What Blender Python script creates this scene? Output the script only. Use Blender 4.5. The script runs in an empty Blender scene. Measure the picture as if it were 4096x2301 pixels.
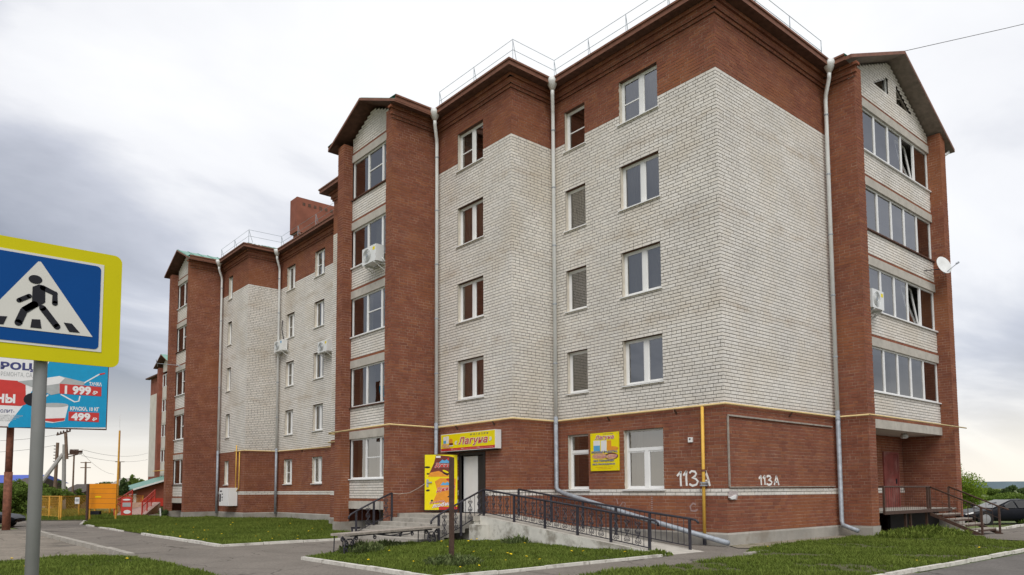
import bpy, math, random
import numpy as np
from mathutils import Vector, Matrix

sc = bpy.context.scene
col = sc.collection
RN = random.Random(11)
NR = np.random.default_rng(5)

# ------------------------------------------------------------------ camera
CAM = np.array([-17.392, -11.521, 1.536])
RGT = np.array([0.76259647, -0.6468531, -0.00526101])
UPV = np.array([-0.04440351, -0.06045909, 0.99718254])
FWD = np.array([0.6453487, 0.76021429, 0.07482844])
FPX, SHY, PW, PH = 2952.83, 588.69, 4096, 2301
cd = bpy.data.cameras.new('camera')
cam = bpy.data.objects.new('camera', cd)
col.objects.link(cam)
cam.matrix_world = Matrix((
    (RGT[0], UPV[0], -FWD[0], CAM[0]), (RGT[1], UPV[1], -FWD[1], CAM[1]),
    (RGT[2], UPV[2], -FWD[2], CAM[2]), (0, 0, 0, 1)))
cd.sensor_fit = 'HORIZONTAL'
cd.sensor_width = 36.0
cd.lens = 36.0 * FPX / PW
cd.shift_y = SHY / PW
cd.clip_start = 0.1
cd.clip_end = 9000
sc.camera = cam


def PX(px, py, depth):
    """photo pixel + distance along the view axis -> point"""
    d = FWD + RGT * (px - PW / 2) / FPX + UPV * (PH / 2 + SHY - py) / FPX
    return CAM + d * depth


# ------------------------------------------------------------------ world
world = bpy.data.worlds.new('World')
sc.world = world
world.use_nodes = True
SUN_EL, SUN_AZ = math.radians(48), math.radians(222)   # azimuth from +y towards +x


def build_world():
    nt = world.node_tree
    nt.nodes.clear()
    N, L = nt.nodes.new, nt.links.new
    out = N('ShaderNodeOutputWorld')
    bg = N('ShaderNodeBackground')
    sky = N('ShaderNodeTexSky')
    sky.sky_type = 'NISHITA'
    sky.sun_disc = False
    sky.sun_elevation = SUN_EL
    sky.sun_rotation = SUN_AZ
    tc = N('ShaderNodeTexCoord')
    sep = N('ShaderNodeSeparateXYZ')
    L(tc.outputs['Generated'], sep.inputs[0])

    def math_(op, a, b=None, c=None):
        n = N('ShaderNodeMath')
        n.operation = op
        for i, v in enumerate((a, b, c)):
            if v is None:
                continue
            if isinstance(v, (int, float)):
                n.inputs[i].default_value = v
            else:
                L(v, n.inputs[i])
        return n.outputs[0]
    zc = math_('MAXIMUM', sep.outputs[2], 0.0)
    den = math_('ADD', zc, 0.22)
    cx = math_('DIVIDE', sep.outputs[0], den)
    cy = math_('DIVIDE', sep.outputs[1], den)
    comb = N('ShaderNodeCombineXYZ')
    L(cx, comb.inputs[0])
    L(cy, comb.inputs[1])
    big = N('ShaderNodeTexNoise')
    big.inputs['Scale'].default_value = 0.75
    big.inputs['Detail'].default_value = 7
    big.inputs['Roughness'].default_value = 0.52
    big.inputs['Distortion'].default_value = 0.35
    mp = N('ShaderNodeMapping')
    mp.inputs['Location'].default_value = (3.1, 0.4, 2.0)
    mp.inputs['Rotation'].default_value = (0, 0, 0.7)
    mp.inputs['Scale'].default_value = (1.0, 1.7, 1.0)
    L(comb.outputs[0], mp.inputs[0])
    L(mp.outputs[0], big.inputs['Vector'])
    # the cloud bank: thick on the +y side at mid height, thinner on the +x side, thin overhead
    def clamp01(v):
        n = N('ShaderNodeClamp')
        L(v, n.inputs[0])
        return n.outputs[0]
    yx = math_('SUBTRACT', sep.outputs[1], sep.outputs[0])
    left = clamp01(math_('MULTIPLY_ADD', yx, 0.95, 0.10))
    right = clamp01(math_('MULTIPLY_ADD', yx, -1.1, -0.15))

    def bell(c, w):
        q = math_('DIVIDE', math_('SUBTRACT', sep.outputs[2], c), w)
        return clamp01(math_('SUBTRACT', 1.0, math_('MULTIPLY', q, q)))
    dens = math_('MULTIPLY_ADD', big.outputs['Fac'], 1.15, -0.265)
    dens = math_('ADD', dens, math_('MULTIPLY', math_('MULTIPLY', left, bell(0.26, 0.40)), 0.33))
    dens = math_('ADD', dens, math_('MULTIPLY', math_('MULTIPLY', right, bell(0.24, 0.34)), 0.12))
    ramp = N('ShaderNodeValToRGB')
    el = ramp.color_ramp.elements
    el[0].position = 0.20
    el[0].color = (0.80, 0.80, 0.803, 1)
    el[1].position = 0.66
    el[1].color = (0.235, 0.25, 0.295, 1)
    e = el.new(0.34)
    e.color = (0.72, 0.722, 0.74, 1)
    e = el.new(0.47)
    e.color = (0.46, 0.475, 0.53, 1)
    L(dens, ramp.inputs[0])
    # warm pale strip low over the horizon
    hz = N('ShaderNodeMapRange')
    hz.interpolation_type = 'SMOOTHSTEP'
    hz.inputs['From Min'].default_value = 0.0
    hz.inputs['From Max'].default_value = 0.17
    hz.inputs['To Min'].default_value = 0.92
    hz.inputs['To Max'].default_value = 0.0
    L(sep.outputs[2], hz.inputs['Value'])
    mx = N('ShaderNodeMix')
    mx.data_type = 'RGBA'
    L(hz.outputs[0], mx.inputs[0])
    L(ramp.outputs[0], mx.inputs[6])
    mx.inputs[7].default_value = (0.79, 0.735, 0.655, 1)
    # a little of the clear sky behind the cloud deck
    sk = N('ShaderNodeMix')
    sk.data_type = 'RGBA'
    sk.blend_type = 'ADD'
    sk.inputs[0].default_value = 0.012
    L(mx.outputs[2], sk.inputs[6])
    L(sky.outputs[0], sk.inputs[7])
    L(sk.outputs[2], bg.inputs[0])
    bg.inputs[1].default_value = 1.0
    L(bg.outputs[0], out.inputs[0])


build_world()
sl = bpy.data.lights.new('sun', 'SUN')
sl.energy = 1.5
sl.angle = math.radians(35)
sl.color = (1.0, 0.965, 0.92)
sun = bpy.data.objects.new('sun', sl)
col.objects.link(sun)
sdir = Vector((math.sin(SUN_AZ) * math.cos(SUN_EL), math.cos(SUN_AZ) * math.cos(SUN_EL), math.sin(SUN_EL)))
sun.rotation_euler = sdir.to_track_quat('Z', 'Y').to_euler()
sun.location = (-30, -30, 40)
vs = sc.view_settings
vs.view_transform = 'Standard'
vs.look = 'None'
vs.exposure = 0.31
vs.gamma = 1.0
vs.use_curve_mapping = False
sc.cycles.max_bounces = 6
sc.cycles.transparent_max_bounces = 12

# ------------------------------------------------------------------ materials
M = {}


def mat(name, c, rough=0.8, var=0.12, scale=6.0, bump=0.0, bscale=40.0, metal=0.0, c2=None, spec=0.3, detail=5, dirt=None, speck=0.0):
    m = bpy.data.materials.new(name)
    m.use_nodes = True
    nt = m.node_tree
    N, L = nt.nodes.new, nt.links.new
    b = nt.nodes['Principled BSDF']
    b.inputs['Roughness'].default_value = rough
    b.inputs['Metallic'].default_value = metal
    b.inputs['Specular IOR Level'].default_value = spec
    tc = N('ShaderNodeTexCoord')
    no = N('ShaderNodeTexNoise')
    no.inputs['Scale'].default_value = scale
    no.inputs['Detail'].default_value = detail
    L(tc.outputs['Object'], no.inputs['Vector'])
    mr = N('ShaderNodeMapRange')
    mr.inputs[1].default_value = 0.3
    mr.inputs[2].default_value = 0.7
    L(no.outputs['Fac'], mr.inputs[0])
    mx = N('ShaderNodeMix')
    mx.data_type = 'RGBA'
    a = c2 if c2 else tuple(v * (1 - var) for v in c)
    d = c if c2 else tuple(min(1, v * (1 + var)) for v in c)
    mx.inputs[6].default_value = (*a, 1)
    mx.inputs[7].default_value = (*d, 1)
    L(mr.outputs[0], mx.inputs[0])
    colr = mx.outputs[2]
    if dirt:
        dc, amt, ds, lo = dirt
        n2 = N('ShaderNodeTexNoise')
        n2.inputs['Scale'].default_value = ds
        n2.inputs['Detail'].default_value = 8
        n2.inputs['Roughness'].default_value = 0.65
        L(tc.outputs['Object'], n2.inputs['Vector'])
        r2 = N('ShaderNodeMapRange')
        r2.inputs[1].default_value = lo
        r2.inputs[2].default_value = lo + 0.14
        r2.inputs[4].default_value = amt
        L(n2.outputs['Fac'], r2.inputs[0])
        m2 = N('ShaderNodeMix')
        m2.data_type = 'RGBA'
        L(r2.outputs[0], m2.inputs[0])
        L(colr, m2.inputs[6])
        m2.inputs[7].default_value = (*dc, 1)
        colr = m2.outputs[2]
    if speck:
        n4 = N('ShaderNodeTexNoise')
        n4.inputs['Scale'].default_value = 16
        n4.inputs['Detail'].default_value = 9
        n4.inputs['Roughness'].default_value = 0.75
        L(tc.outputs['Object'], n4.inputs['Vector'])
        r4 = N('ShaderNodeMapRange')
        r4.inputs[1].default_value = 0.3
        r4.inputs[2].default_value = 0.7
        r4.inputs[3].default_value = 1 - speck
        r4.inputs[4].default_value = 1 + speck
        L(n4.outputs['Fac'], r4.inputs[0])
        # long wandering cracks
        vo = N('ShaderNodeTexVoronoi')
        vo.feature = 'DISTANCE_TO_EDGE'
        vo.inputs['Scale'].default_value = 0.28
        wn = N('ShaderNodeTexNoise')
        wn.inputs['Scale'].default_value = 0.9
        wn.inputs['Detail'].default_value = 6
        L(tc.outputs['Object'], wn.inputs['Vector'])
        wm = N('ShaderNodeVectorMath')
        wm.operation = 'MULTIPLY_ADD'
        L(wn.outputs['Color'], wm.inputs[0])
        wm.inputs[1].default_value = (1.6, 1.6, 0)
        L(tc.outputs['Object'], wm.inputs[2])
        L(wm.outputs[0], vo.inputs['Vector'])
        rc = N('ShaderNodeMapRange')
        rc.inputs[1].default_value = 0.002
        rc.inputs[2].default_value = 0.007
        rc.inputs[3].default_value = 0.5
        rc.inputs[4].default_value = 1.0
        L(vo.outputs['Distance'], rc.inputs[0])
        mu = N('ShaderNodeMath')
        mu.operation = 'MULTIPLY'
        L(r4.outputs[0], mu.inputs[0])
        L(rc.outputs[0], mu.inputs[1])
        cb = N('ShaderNodeCombineColor')
        for i in range(3):
            L(mu.outputs[0], cb.inputs[i])
        m4 = N('ShaderNodeMix')
        m4.data_type = 'RGBA'
        m4.blend_type = 'MULTIPLY'
        m4.inputs[0].default_value = 1
        L(colr, m4.inputs[6])
        L(cb.outputs[0], m4.inputs[7])
        colr = m4.outputs[2]
    L(colr, b.inputs['Base Color'])
    if bump:
        n3 = N('ShaderNodeTexNoise')
        n3.inputs['Scale'].default_value = bscale
        n3.inputs['Detail'].default_value = 4
        L(tc.outputs['Object'], n3.inputs['Vector'])
        bp = N('ShaderNodeBump')
        bp.inputs['Strength'].default_value = bump
        bp.inputs['Distance'].default_value = 0.02
        L(n3.outputs['Fac'], bp.inputs['Height'])
        L(bp.outputs[0], b.inputs['Normal'])
    M[name] = m
    return m


def brick_mat(name, cols, stain=None, patch=None):
    """fired brick: each brick its own shade (face attribute rnd + object random), grain, stains"""
    m = bpy.data.materials.new(name)
    m.use_nodes = True
    nt = m.node_tree
    N, L = nt.nodes.new, nt.links.new
    b = nt.nodes['Principled BSDF']
    b.inputs['Roughness'].default_value = 0.9
    b.inputs['Specular IOR Level'].default_value = 0.15
    at = N('ShaderNodeAttribute')
    at.attribute_name = 'rnd'
    oi = N('ShaderNodeObjectInfo')
    ad = N('ShaderNodeMath')
    ad.operation = 'ADD'
    L(at.outputs['Fac'], ad.inputs[0])
    L(oi.outputs['Random'], ad.inputs[1])
    fr = N('ShaderNodeMath')
    fr.operation = 'FRACT'
    L(ad.outputs[0], fr.inputs[0])
    ramp = N('ShaderNodeValToRGB')
    ramp.color_ramp.interpolation = 'LINEAR'
    el = ramp.color_ramp.elements
    el[0].color = (*cols[0], 1)
    el[1].color = (*cols[-1], 1)
    for i, c in enumerate(cols[1:-1]):
        e = el.new((i + 1) / (len(cols) - 1))
        e.color = (*c, 1)
    L(fr.outputs[0], ramp.inputs[0])
    geo = N('ShaderNodeNewGeometry')
    n1 = N('ShaderNodeTexNoise')
    n1.inputs['Scale'].default_value = 14
    n1.inputs['Detail'].default_value = 6
    L(geo.outputs['Position'], n1.inputs['Vector'])
    mr = N('ShaderNodeMapRange')
    mr.inputs[1].default_value = 0.3
    mr.inputs[2].default_value = 0.7
    mr.inputs[3].default_value = 0.86
    mr.inputs[4].default_value = 1.1
    L(n1.outputs['Fac'], mr.inputs[0])
    # broad weathering, metres across
    n2 = N('ShaderNodeTexNoise')
    n2.inputs['Scale'].default_value = 0.55
    n2.inputs['Detail'].default_value = 5
    L(geo.outputs['Position'], n2.inputs['Vector'])
    mr2 = N('ShaderNodeMapRange')
    mr2.inputs[1].default_value = 0.3
    mr2.inputs[2].default_value = 0.7
    mr2.inputs[3].default_value = 0.88
    mr2.inputs[4].default_value = 1.08
    L(n2.outputs['Fac'], mr2.inputs[0])
    mm = N('ShaderNodeMath')
    mm.operation = 'MULTIPLY'
    L(mr.outputs[0], mm.inputs[0])
    L(mr2.outputs[0], mm.inputs[1])
    hs = N('ShaderNodeMix')
    hs.data_type = 'RGBA'
    hs.blend_type = 'MULTIPLY'
    hs.inputs[0].default_value = 1
    L(ramp.outputs[0], hs.inputs[6])
    cc = N('ShaderNodeCombineColor')
    for i in range(3):
        L(mm.outputs[0], cc.inputs[i])
    L(cc.outputs[0], hs.inputs[7])
    c = hs.outputs[2]
    if patch:
        p1 = N('ShaderNodeTexNoise')
        p1.inputs['Scale'].default_value = patch[2]
        p1.inputs['Detail'].default_value = 4
        L(geo.outputs['Position'], p1.inputs['Vector'])
        p2 = N('ShaderNodeMapRange')
        p2.inputs[1].default_value = 0.5
        p2.inputs[2].default_value = 0.68
        p2.inputs[4].default_value = patch[1]
        L(p1.outputs['Fac'], p2.inputs[0])
        p3 = N('ShaderNodeMix')
        p3.data_type = 'RGBA'
        L(p2.outputs[0], p3.inputs[0])
        L(c, p3.inputs[6])
        p3.inputs[7].default_value = (*patch[0], 1)
        c = p3.outputs[2]
    if stain:
        # streaky stains that follow the floor slabs behind the brick skin
        sp = N('ShaderNodeSeparateXYZ')
        L(geo.outputs['Position'], sp.inputs[0])
        s1 = N('ShaderNodeMath')
        s1.operation = 'ADD'
        s1.inputs[1].default_value = stain[1]
        L(sp.outputs[2], s1.inputs[0])
        s2 = N('ShaderNodeMath')
        s2.operation = 'PINGPONG'
        s2.inputs[1].default_value = 1.4
        L(s1.outputs[0], s2.inputs[0])
        s3 = N('ShaderNodeMapRange')
        s3.inputs[1].default_value = 0.0
        s3.inputs[2].default_value = 0.32
        s3.inputs[3].default_value = 1.0
        s3.inputs[4].default_value = 0.0
        L(s2.outputs[0], s3.inputs[0])
        mpn = N('ShaderNodeMapping')
        mpn.inputs['Scale'].default_value = (0.8, 0.8, 2.6)
        L(geo.outputs['Position'], mpn.inputs[0])
        s4 = N('ShaderNodeTexNoise')
        s4.inputs['Scale'].default_value = 1.3
        s4.inputs['Detail'].default_value = 7
        s4.inputs['Roughness'].default_value = 0.7
        L(mpn.outputs[0], s4.inputs['Vector'])
        s5 = N('ShaderNodeMapRange')
        s5.inputs[1].default_value = 0.45
        s5.inputs[2].default_value = 0.72
        L(s4.outputs['Fac'], s5.inputs[0])
        s6 = N('ShaderNodeMath')
        s6.operation = 'MULTIPLY'
        L(s3.outputs[0], s6.inputs[0])
        L(s5.outputs[0], s6.inputs[1])
        s7 = N('ShaderNodeMath')
        s7.operation = 'MULTIPLY'
        s7.inputs[1].default_value = stain[2]
        L(s6.outputs[0], s7.inputs[0])
        ms = N('ShaderNodeMix')
        ms.data_type = 'RGBA'
        L(s7.outputs[0], ms.inputs[0])
        L(c, ms.inputs[6])
        ms.inputs[7].default_value = (*stain[0], 1)
        c = ms.outputs[2]
    L(c, b.inputs['Base Color'])
    bp = N('ShaderNodeBump')
    bp.inputs['Strength'].default_value = 0.25
    bp.inputs['Distance'].default_value = 0.004
    n3 = N('ShaderNodeTexNoise')
    n3.inputs['Scale'].default_value = 90
    L(geo.outputs['Position'], n3.inputs['Vector'])
    L(n3.outputs['Fac'], bp.inputs['Height'])
    L(bp.outputs[0], b.inputs['Normal'])
    M[name] = m


brick_mat('brick_red', [(0.222, 0.082, 0.051), (0.252, 0.093, 0.056), (0.202, 0.076, 0.049), (0.282, 0.112, 0.060), (0.232, 0.086, 0.053)],
          stain=((0.34, 0.20, 0.15), 0.4, 0.28), patch=((0.30, 0.115, 0.048), 0.55, 0.42))
brick_mat('brick_white', [(0.72, 0.68, 0.63), (0.77, 0.735, 0.685), (0.69, 0.655, 0.605), (0.745, 0.70, 0.635), (0.755, 0.72, 0.67)],
          stain=((0.36, 0.25, 0.14), 1.75, 0.6), patch=((0.58, 0.50, 0.39), 0.4, 0.5))
mat('mortar_red', (0.50, 0.33, 0.25), 0.95, 0.25, 2.2, c2=(0.20, 0.09, 0.065))
mat('mortar_white', (0.095, 0.082, 0.068), 0.95, 0.2, 4)
mat('concrete', (0.36, 0.335, 0.295), 0.9, 0.18, 3.5, 0.3, 25, dirt=((0.16, 0.145, 0.125), 0.7, 2.2, 0.54))
mat('foundation', (0.34, 0.32, 0.285), 0.92, 0.2, 1.8, 0.4, 12, dirt=((0.20, 0.17, 0.135), 0.7, 0.9, 0.5))
mat('slab', (0.46, 0.43, 0.38), 0.9, 0.12, 3, 0.25, 20, dirt=((0.26, 0.23, 0.19), 0.6, 5, 0.58))
mat('plaster', (0.62, 0.60, 0.54), 0.85, 0.1, 3, 0.4, 10, dirt=((0.27, 0.245, 0.20), 0.9, 1.9, 0.475))
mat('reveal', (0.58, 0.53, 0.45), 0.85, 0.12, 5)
mat('pvc', (0.80, 0.80, 0.79), 0.35, 0.03, 3, spec=0.5)
mat('white_metal', (0.74, 0.75, 0.74), 0.4, 0.06, 2, spec=0.5, dirt=((0.4, 0.38, 0.34), 0.5, 2.5, 0.6))
mat('galvanised', (0.34, 0.37, 0.41), 0.6, 0.2, 8, metal=0.3)
mat('gas_cream', (0.66, 0.50, 0.24), 0.5, 0.1, 5)
mat('gas_yellow', (0.72, 0.43, 0.075), 0.5, 0.1, 5)
mat('black_iron', (0.035, 0.033, 0.042), 0.5, 0.3, 9)
mat('brown_iron', (0.075, 0.042, 0.030), 0.6, 0.3, 12)
mat('rust', (0.19, 0.075, 0.045), 0.8, 0.3, 8)
mat('roof_green', (0.13, 0.30, 0.24), 0.45, 0.12, 2, spec=0.5)
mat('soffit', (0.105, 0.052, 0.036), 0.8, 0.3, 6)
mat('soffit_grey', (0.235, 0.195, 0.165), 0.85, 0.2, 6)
mat('fascia', (0.20, 0.085, 0.052), 0.6, 0.2, 4)
mat('wood_grey', (0.33, 0.29, 0.25), 0.85, 0.22, 10)
mat('asphalt', (0.20, 0.178, 0.155), 0.95, 0.14, 1.1, 0.6, 55, detail=10, dirt=((0.115, 0.104, 0.092), 0.75, 0.55, 0.53), spec=0.1, speck=0.3)
mat('asphalt_old', (0.235, 0.205, 0.17), 0.95, 0.16, 0.9, 0.6, 40, detail=10, dirt=((0.105, 0.095, 0.082), 0.8, 0.5, 0.52), spec=0.1, speck=0.35)
mat('road', (0.145, 0.135, 0.125), 0.92, 0.14, 1.3, 0.5, 60, detail=10, spec=0.1, speck=0.3)
mat('kerb_paint', (0.60, 0.575, 0.52), 0.85, 0.12, 5, 0.3, 20, dirt=((0.26, 0.235, 0.2), 0.8, 3.2, 0.52))
mat('kerb_bare', (0.34, 0.315, 0.275), 0.9, 0.15, 5, 0.3, 20)
mat('soil', (0.075, 0.085, 0.032), 0.95, 0.3, 2.5, 0.5, 20, c2=(0.105, 0.088, 0.055))
mat('field', (0.10, 0.145, 0.04), 0.95, 0.3, 0.06, c2=(0.15, 0.16, 0.062))
mat('dirt', (0.27, 0.235, 0.185), 0.95, 0.2, 2.5, 0.6, 18, dirt=((0.15, 0.14, 0.075), 0.8, 1.6, 0.5))
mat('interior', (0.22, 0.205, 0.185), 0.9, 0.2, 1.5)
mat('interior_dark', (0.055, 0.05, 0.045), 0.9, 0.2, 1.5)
mat('interior_pale', (0.34, 0.32, 0.30), 0.9, 0.1, 2)
mat('sign_yellow', (0.56, 0.50, 0.0), 0.6, 0.03, 3, spec=0.2)
mat('sign_blue', (0.0, 0.055, 0.235), 0.6, 0.04, 3, spec=0.15)
mat('sign_white', (0.62, 0.60, 0.57), 0.4, 0.03, 3)
mat('sign_black', (0.010, 0.010, 0.016), 0.7, 0.1, 3)
mat('sign_back', (0.14, 0.135, 0.12), 0.55, 0.1, 3)
mat('pole_grey', (0.235, 0.235, 0.24), 0.5, 0.06, 6, spec=0.4)
mat('print_yellow', (0.80, 0.66, 0.0), 0.45, 0.04, 4)
mat('print_red', (0.52, 0.035, 0.03), 0.45, 0.06, 4)
mat('print_blue', (0.0, 0.27, 0.50), 0.45, 0.05, 4)
mat('print_navy', (0.045, 0.05, 0.17), 0.5, 0.05, 4)
mat('print_white', (0.72, 0.72, 0.72), 0.45, 0.03, 4)
mat('print_grey', (0.36, 0.38, 0.38), 0.45, 0.1, 4)
mat('print_orange', (0.72, 0.28, 0.03), 0.45, 0.1, 9)
mat('print_brown', (0.16, 0.035, 0.025), 0.45, 0.2, 9)
mat('print_bun', (0.62, 0.36, 0.17), 0.5, 0.2, 16)
mat('print_sky', (0.10, 0.36, 0.62), 0.45, 0.1, 9)
mat('graffiti', (0.80, 0.78, 0.75), 0.7, 0.08, 10)
mat('chalk', (0.36, 0.24, 0.22), 0.9, 0.15, 10)
mat('orange_paint', (0.74, 0.255, 0.008), 0.5, 0.05, 2)
mat('fence_yellow', (0.62, 0.33, 0.05), 0.5, 0.1, 4)
mat('red_paint', (0.52, 0.05, 0.035), 0.5, 0.12, 4)
mat('tile_pink', (0.42, 0.29, 0.25), 0.8, 0.15, 6)
mat('timber', (0.19, 0.13, 0.095), 0.85, 0.25, 5)
mat('pole_conc', (0.36, 0.35, 0.33), 0.85, 0.1, 3)
mat('roof_blue', (0.045, 0.09, 0.42), 0.5, 0.1, 2)
mat('roof_dark', (0.085, 0.07, 0.062), 0.85, 0.2, 2)
mat('wall_far', (0.30, 0.27, 0.24), 0.9, 0.15, 2)
mat('brick_far_red', (0.24, 0.08, 0.052), 0.9, 0.18, 1.5)
mat('brick_far_white', (0.57, 0.53, 0.475), 0.9, 0.08, 1.2)
mat('car_paint', (0.010, 0.011, 0.015), 0.35, 0.1, 3, spec=0.12)
mat('car_dark', (0.012, 0.012, 0.013), 0.6, 0.1, 3)
mat('tyre', (0.018, 0.017, 0.016), 0.85, 0.2, 8)
mat('rim', (0.36, 0.36, 0.37), 0.4, 0.1, 8, metal=0.6)
mat('lamp_glass', (0.55, 0.56, 0.56), 0.2, 0.1, 8, spec=0.6)
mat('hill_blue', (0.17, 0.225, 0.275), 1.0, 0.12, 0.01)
mat('far_green', (0.060, 0.085, 0.040), 1.0, 0.3, 0.05)
mat('bark', (0.12, 0.095, 0.07), 0.9, 0.25, 8)
mat('door_white', (0.66, 0.66, 0.64), 0.5, 0.04, 3)
mat('door_red', (0.24, 0.065, 0.055), 0.6, 0.3, 2.5, dirt=((0.36, 0.19, 0.17), 0.6, 1.6, 0.5))
mat('door_black', (0.022, 0.02, 0.02), 0.5, 0.2, 6)
mat('wire', (0.05, 0.05, 0.05), 0.7, 0.1, 3)
mat('flower', (0.80, 0.55, 0.01), 0.7, 0.1, 20)
mat('stem', (0.10, 0.17, 0.04), 0.7, 0.1, 20)
mat('paper', (0.42, 0.36, 0.35), 0.8, 0.35, 22)


def leaf_mat(name, ca, cb, trans=0.35):
    m = bpy.data.materials.new(name)
    m.use_nodes = True
    nt = m.node_tree
    N, L = nt.nodes.new, nt.links.new
    nt.nodes.remove(nt.nodes['Principled BSDF'])
    out = nt.nodes['Material Output']
    at = N('ShaderNodeAttribute')
    at.attribute_name = 'rnd'
    mx = N('ShaderNodeMix')
    mx.data_type = 'RGBA'
    L(at.outputs['Fac'], mx.inputs[0])
    mx.inputs[6].default_value = (*ca, 1)
    mx.inputs[7].default_value = (*cb, 1)
    d = N('ShaderNodeBsdfDiffuse')
    t = N('ShaderNodeBsdfTranslucent')
    L(mx.outputs[2], d.inputs[0])
    L(mx.outputs[2], t.inputs[0])
    ms = N('ShaderNodeMixShader')
    ms.inputs[0].default_value = trans
    L(d.outputs[0], ms.inputs[1])
    L(t.outputs[0], ms.inputs[2])
    L(ms.outputs[0], out.inputs[0])
    M[name] = m


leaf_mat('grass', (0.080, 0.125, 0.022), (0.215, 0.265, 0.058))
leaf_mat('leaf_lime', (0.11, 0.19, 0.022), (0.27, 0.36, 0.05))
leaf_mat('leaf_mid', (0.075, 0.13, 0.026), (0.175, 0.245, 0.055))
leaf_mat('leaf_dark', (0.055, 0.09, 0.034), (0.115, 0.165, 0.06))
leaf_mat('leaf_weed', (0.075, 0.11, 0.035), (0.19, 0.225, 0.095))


def glass_mat(name, tint, refl):
    m = bpy.data.materials.new(name)
    m.use_nodes = True
    nt = m.node_tree
    N, L = nt.nodes.new, nt.links.new
    nt.nodes.remove(nt.nodes['Principled BSDF'])
    out = nt.nodes['Material Output']
    g = N('ShaderNodeBsdfGlossy')
    g.inputs['Roughness'].default_value = 0.01
    g.inputs[0].default_value = (1.0, 0.99, 0.97, 1)
    t = N('ShaderNodeBsdfTransparent')
    t.inputs[0].default_value = (*tint, 1)
    f = N('ShaderNodeFresnel')
    f.inputs[0].default_value = refl
    # old panes are never quite flat
    tc = N('ShaderNodeTexCoord')
    no = N('ShaderNodeTexNoise')
    no.inputs['Scale'].default_value = 1.1
    no.inputs['Detail'].default_value = 1
    L(tc.outputs['Object'], no.inputs['Vector'])
    bp = N('ShaderNodeBump')
    bp.inputs['Strength'].default_value = 0.08
    bp.inputs['Distance'].default_value = 0.05
    L(no.outputs['Fac'], bp.inputs['Height'])
    L(bp.outputs[0], g.inputs['Normal'])
    ms = N('ShaderNodeMixShader')
    L(f.outputs[0], ms.inputs[0])
    L(t.outputs[0], ms.inputs[1])
    L(g.outputs[0], ms.inputs[2])
    L(ms.outputs[0], out.inputs[0])
    M[name] = m


glass_mat('glass', (0.88, 0.89, 0.87), 3.3)
glass_mat('glass_loggia', (0.80, 0.82, 0.82), 3.6)
glass_mat('car_glass', (0.12, 0.15, 0.14), 1.7)


def cloth_mat(name, c, tr):
    m = bpy.data.materials.new(name)
    m.use_nodes = True
    nt = m.node_tree
    N, L = nt.nodes.new, nt.links.new
    nt.nodes.remove(nt.nodes['Principled BSDF'])
    out = nt.nodes['Material Output']
    d = N('ShaderNodeBsdfDiffuse')
    d.inputs[0].default_value = (*c, 1)
    t = N('ShaderNodeBsdfTransparent')
    ms = N('ShaderNodeMixShader')
    ms.inputs[0].default_value = tr
    L(d.outputs[0], ms.inputs[1])
    L(t.outputs[0], ms.inputs[2])
    L(ms.outputs[0], out.inputs[0])
    M[name] = m


cloth_mat('tulle', (0.78, 0.76, 0.73), 0.3)
cloth_mat('curtain_beige', (0.46, 0.38, 0.28), 0.0)
cloth_mat('curtain_plum', (0.16, 0.07, 0.08), 0.0)
cloth_mat('curtain_white', (0.66, 0.65, 0.62), 0.0)

# ------------------------------------------------------------------ mesh helpers
WL = {}          # world position of each thing's base


def reg(o, parent=None):
    col.objects.link(o)
    if parent is not None:
        o.parent = parent
        WL[o.name] = WL[parent.name]
    else:
        WL[o.name] = np.array(o.location)
    return o


def tag(o, label=None, cat=None, group=None, kind=None):
    if label:
        o['label'] = label
    if cat:
        o['category'] = cat
    if group:
        o['group'] = group
    if kind:
        o['kind'] = kind
    return o


def thing(name, label, cat, loc=(0, 0, 0), group=None, kind=None):
    o = bpy.data.objects.new(name, None)
    o.empty_display_size = 0.2
    o.location = loc
    reg(o)
    return tag(o, label, cat, group, kind)


def mesh_obj(name, V, F, mats, parent=None, mi=None, rnd=None, loc=None, smooth=False, base=None):
    """V in world coordinates; F list of tuples (or (n,4) array)"""
    V = np.asarray(V, dtype=float).reshape(-1, 3)
    if parent is not None:
        off = WL[parent.name]
    elif base is not None:
        off = np.asarray(base, float)
    else:
        off = np.zeros(3)
    me = bpy.data.meshes.new(name)
    Vl = V - off
    if isinstance(F, np.ndarray):
        n = len(F)
        k = F.shape[1]
        me.vertices.add(len(Vl))
        me.vertices.foreach_set('co', Vl.ravel())
        me.loops.add(n * k)
        me.loops.foreach_set('vertex_index', F.ravel().astype(np.int32))
        me.polygons.add(n)
        me.polygons.foreach_set('loop_start', np.arange(0, n * k, k, dtype=np.int32))
        me.update(calc_edges=True)
    else:
        me.from_pydata(Vl.tolist(), [], F)
        me.update()
    if not isinstance(mats, (list, tuple)):
        mats = [mats]
    for m in mats:
        me.materials.append(M[m])
    if mi is not None:
        me.polygons.foreach_set('material_index', np.asarray(mi, dtype=np.int32))
    if rnd is not None:
        at = me.attributes.new('rnd', 'FLOAT', 'FACE')
        at.data.foreach_set('value', np.asarray(rnd, dtype=np.float32))
    me.polygons.foreach_set('use_smooth', np.full(len(me.polygons), bool(smooth)))
    o = bpy.data.objects.new(name, me)
    if parent is None and base is not None:
        o.location = off
    reg(o, parent)
    return o


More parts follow.
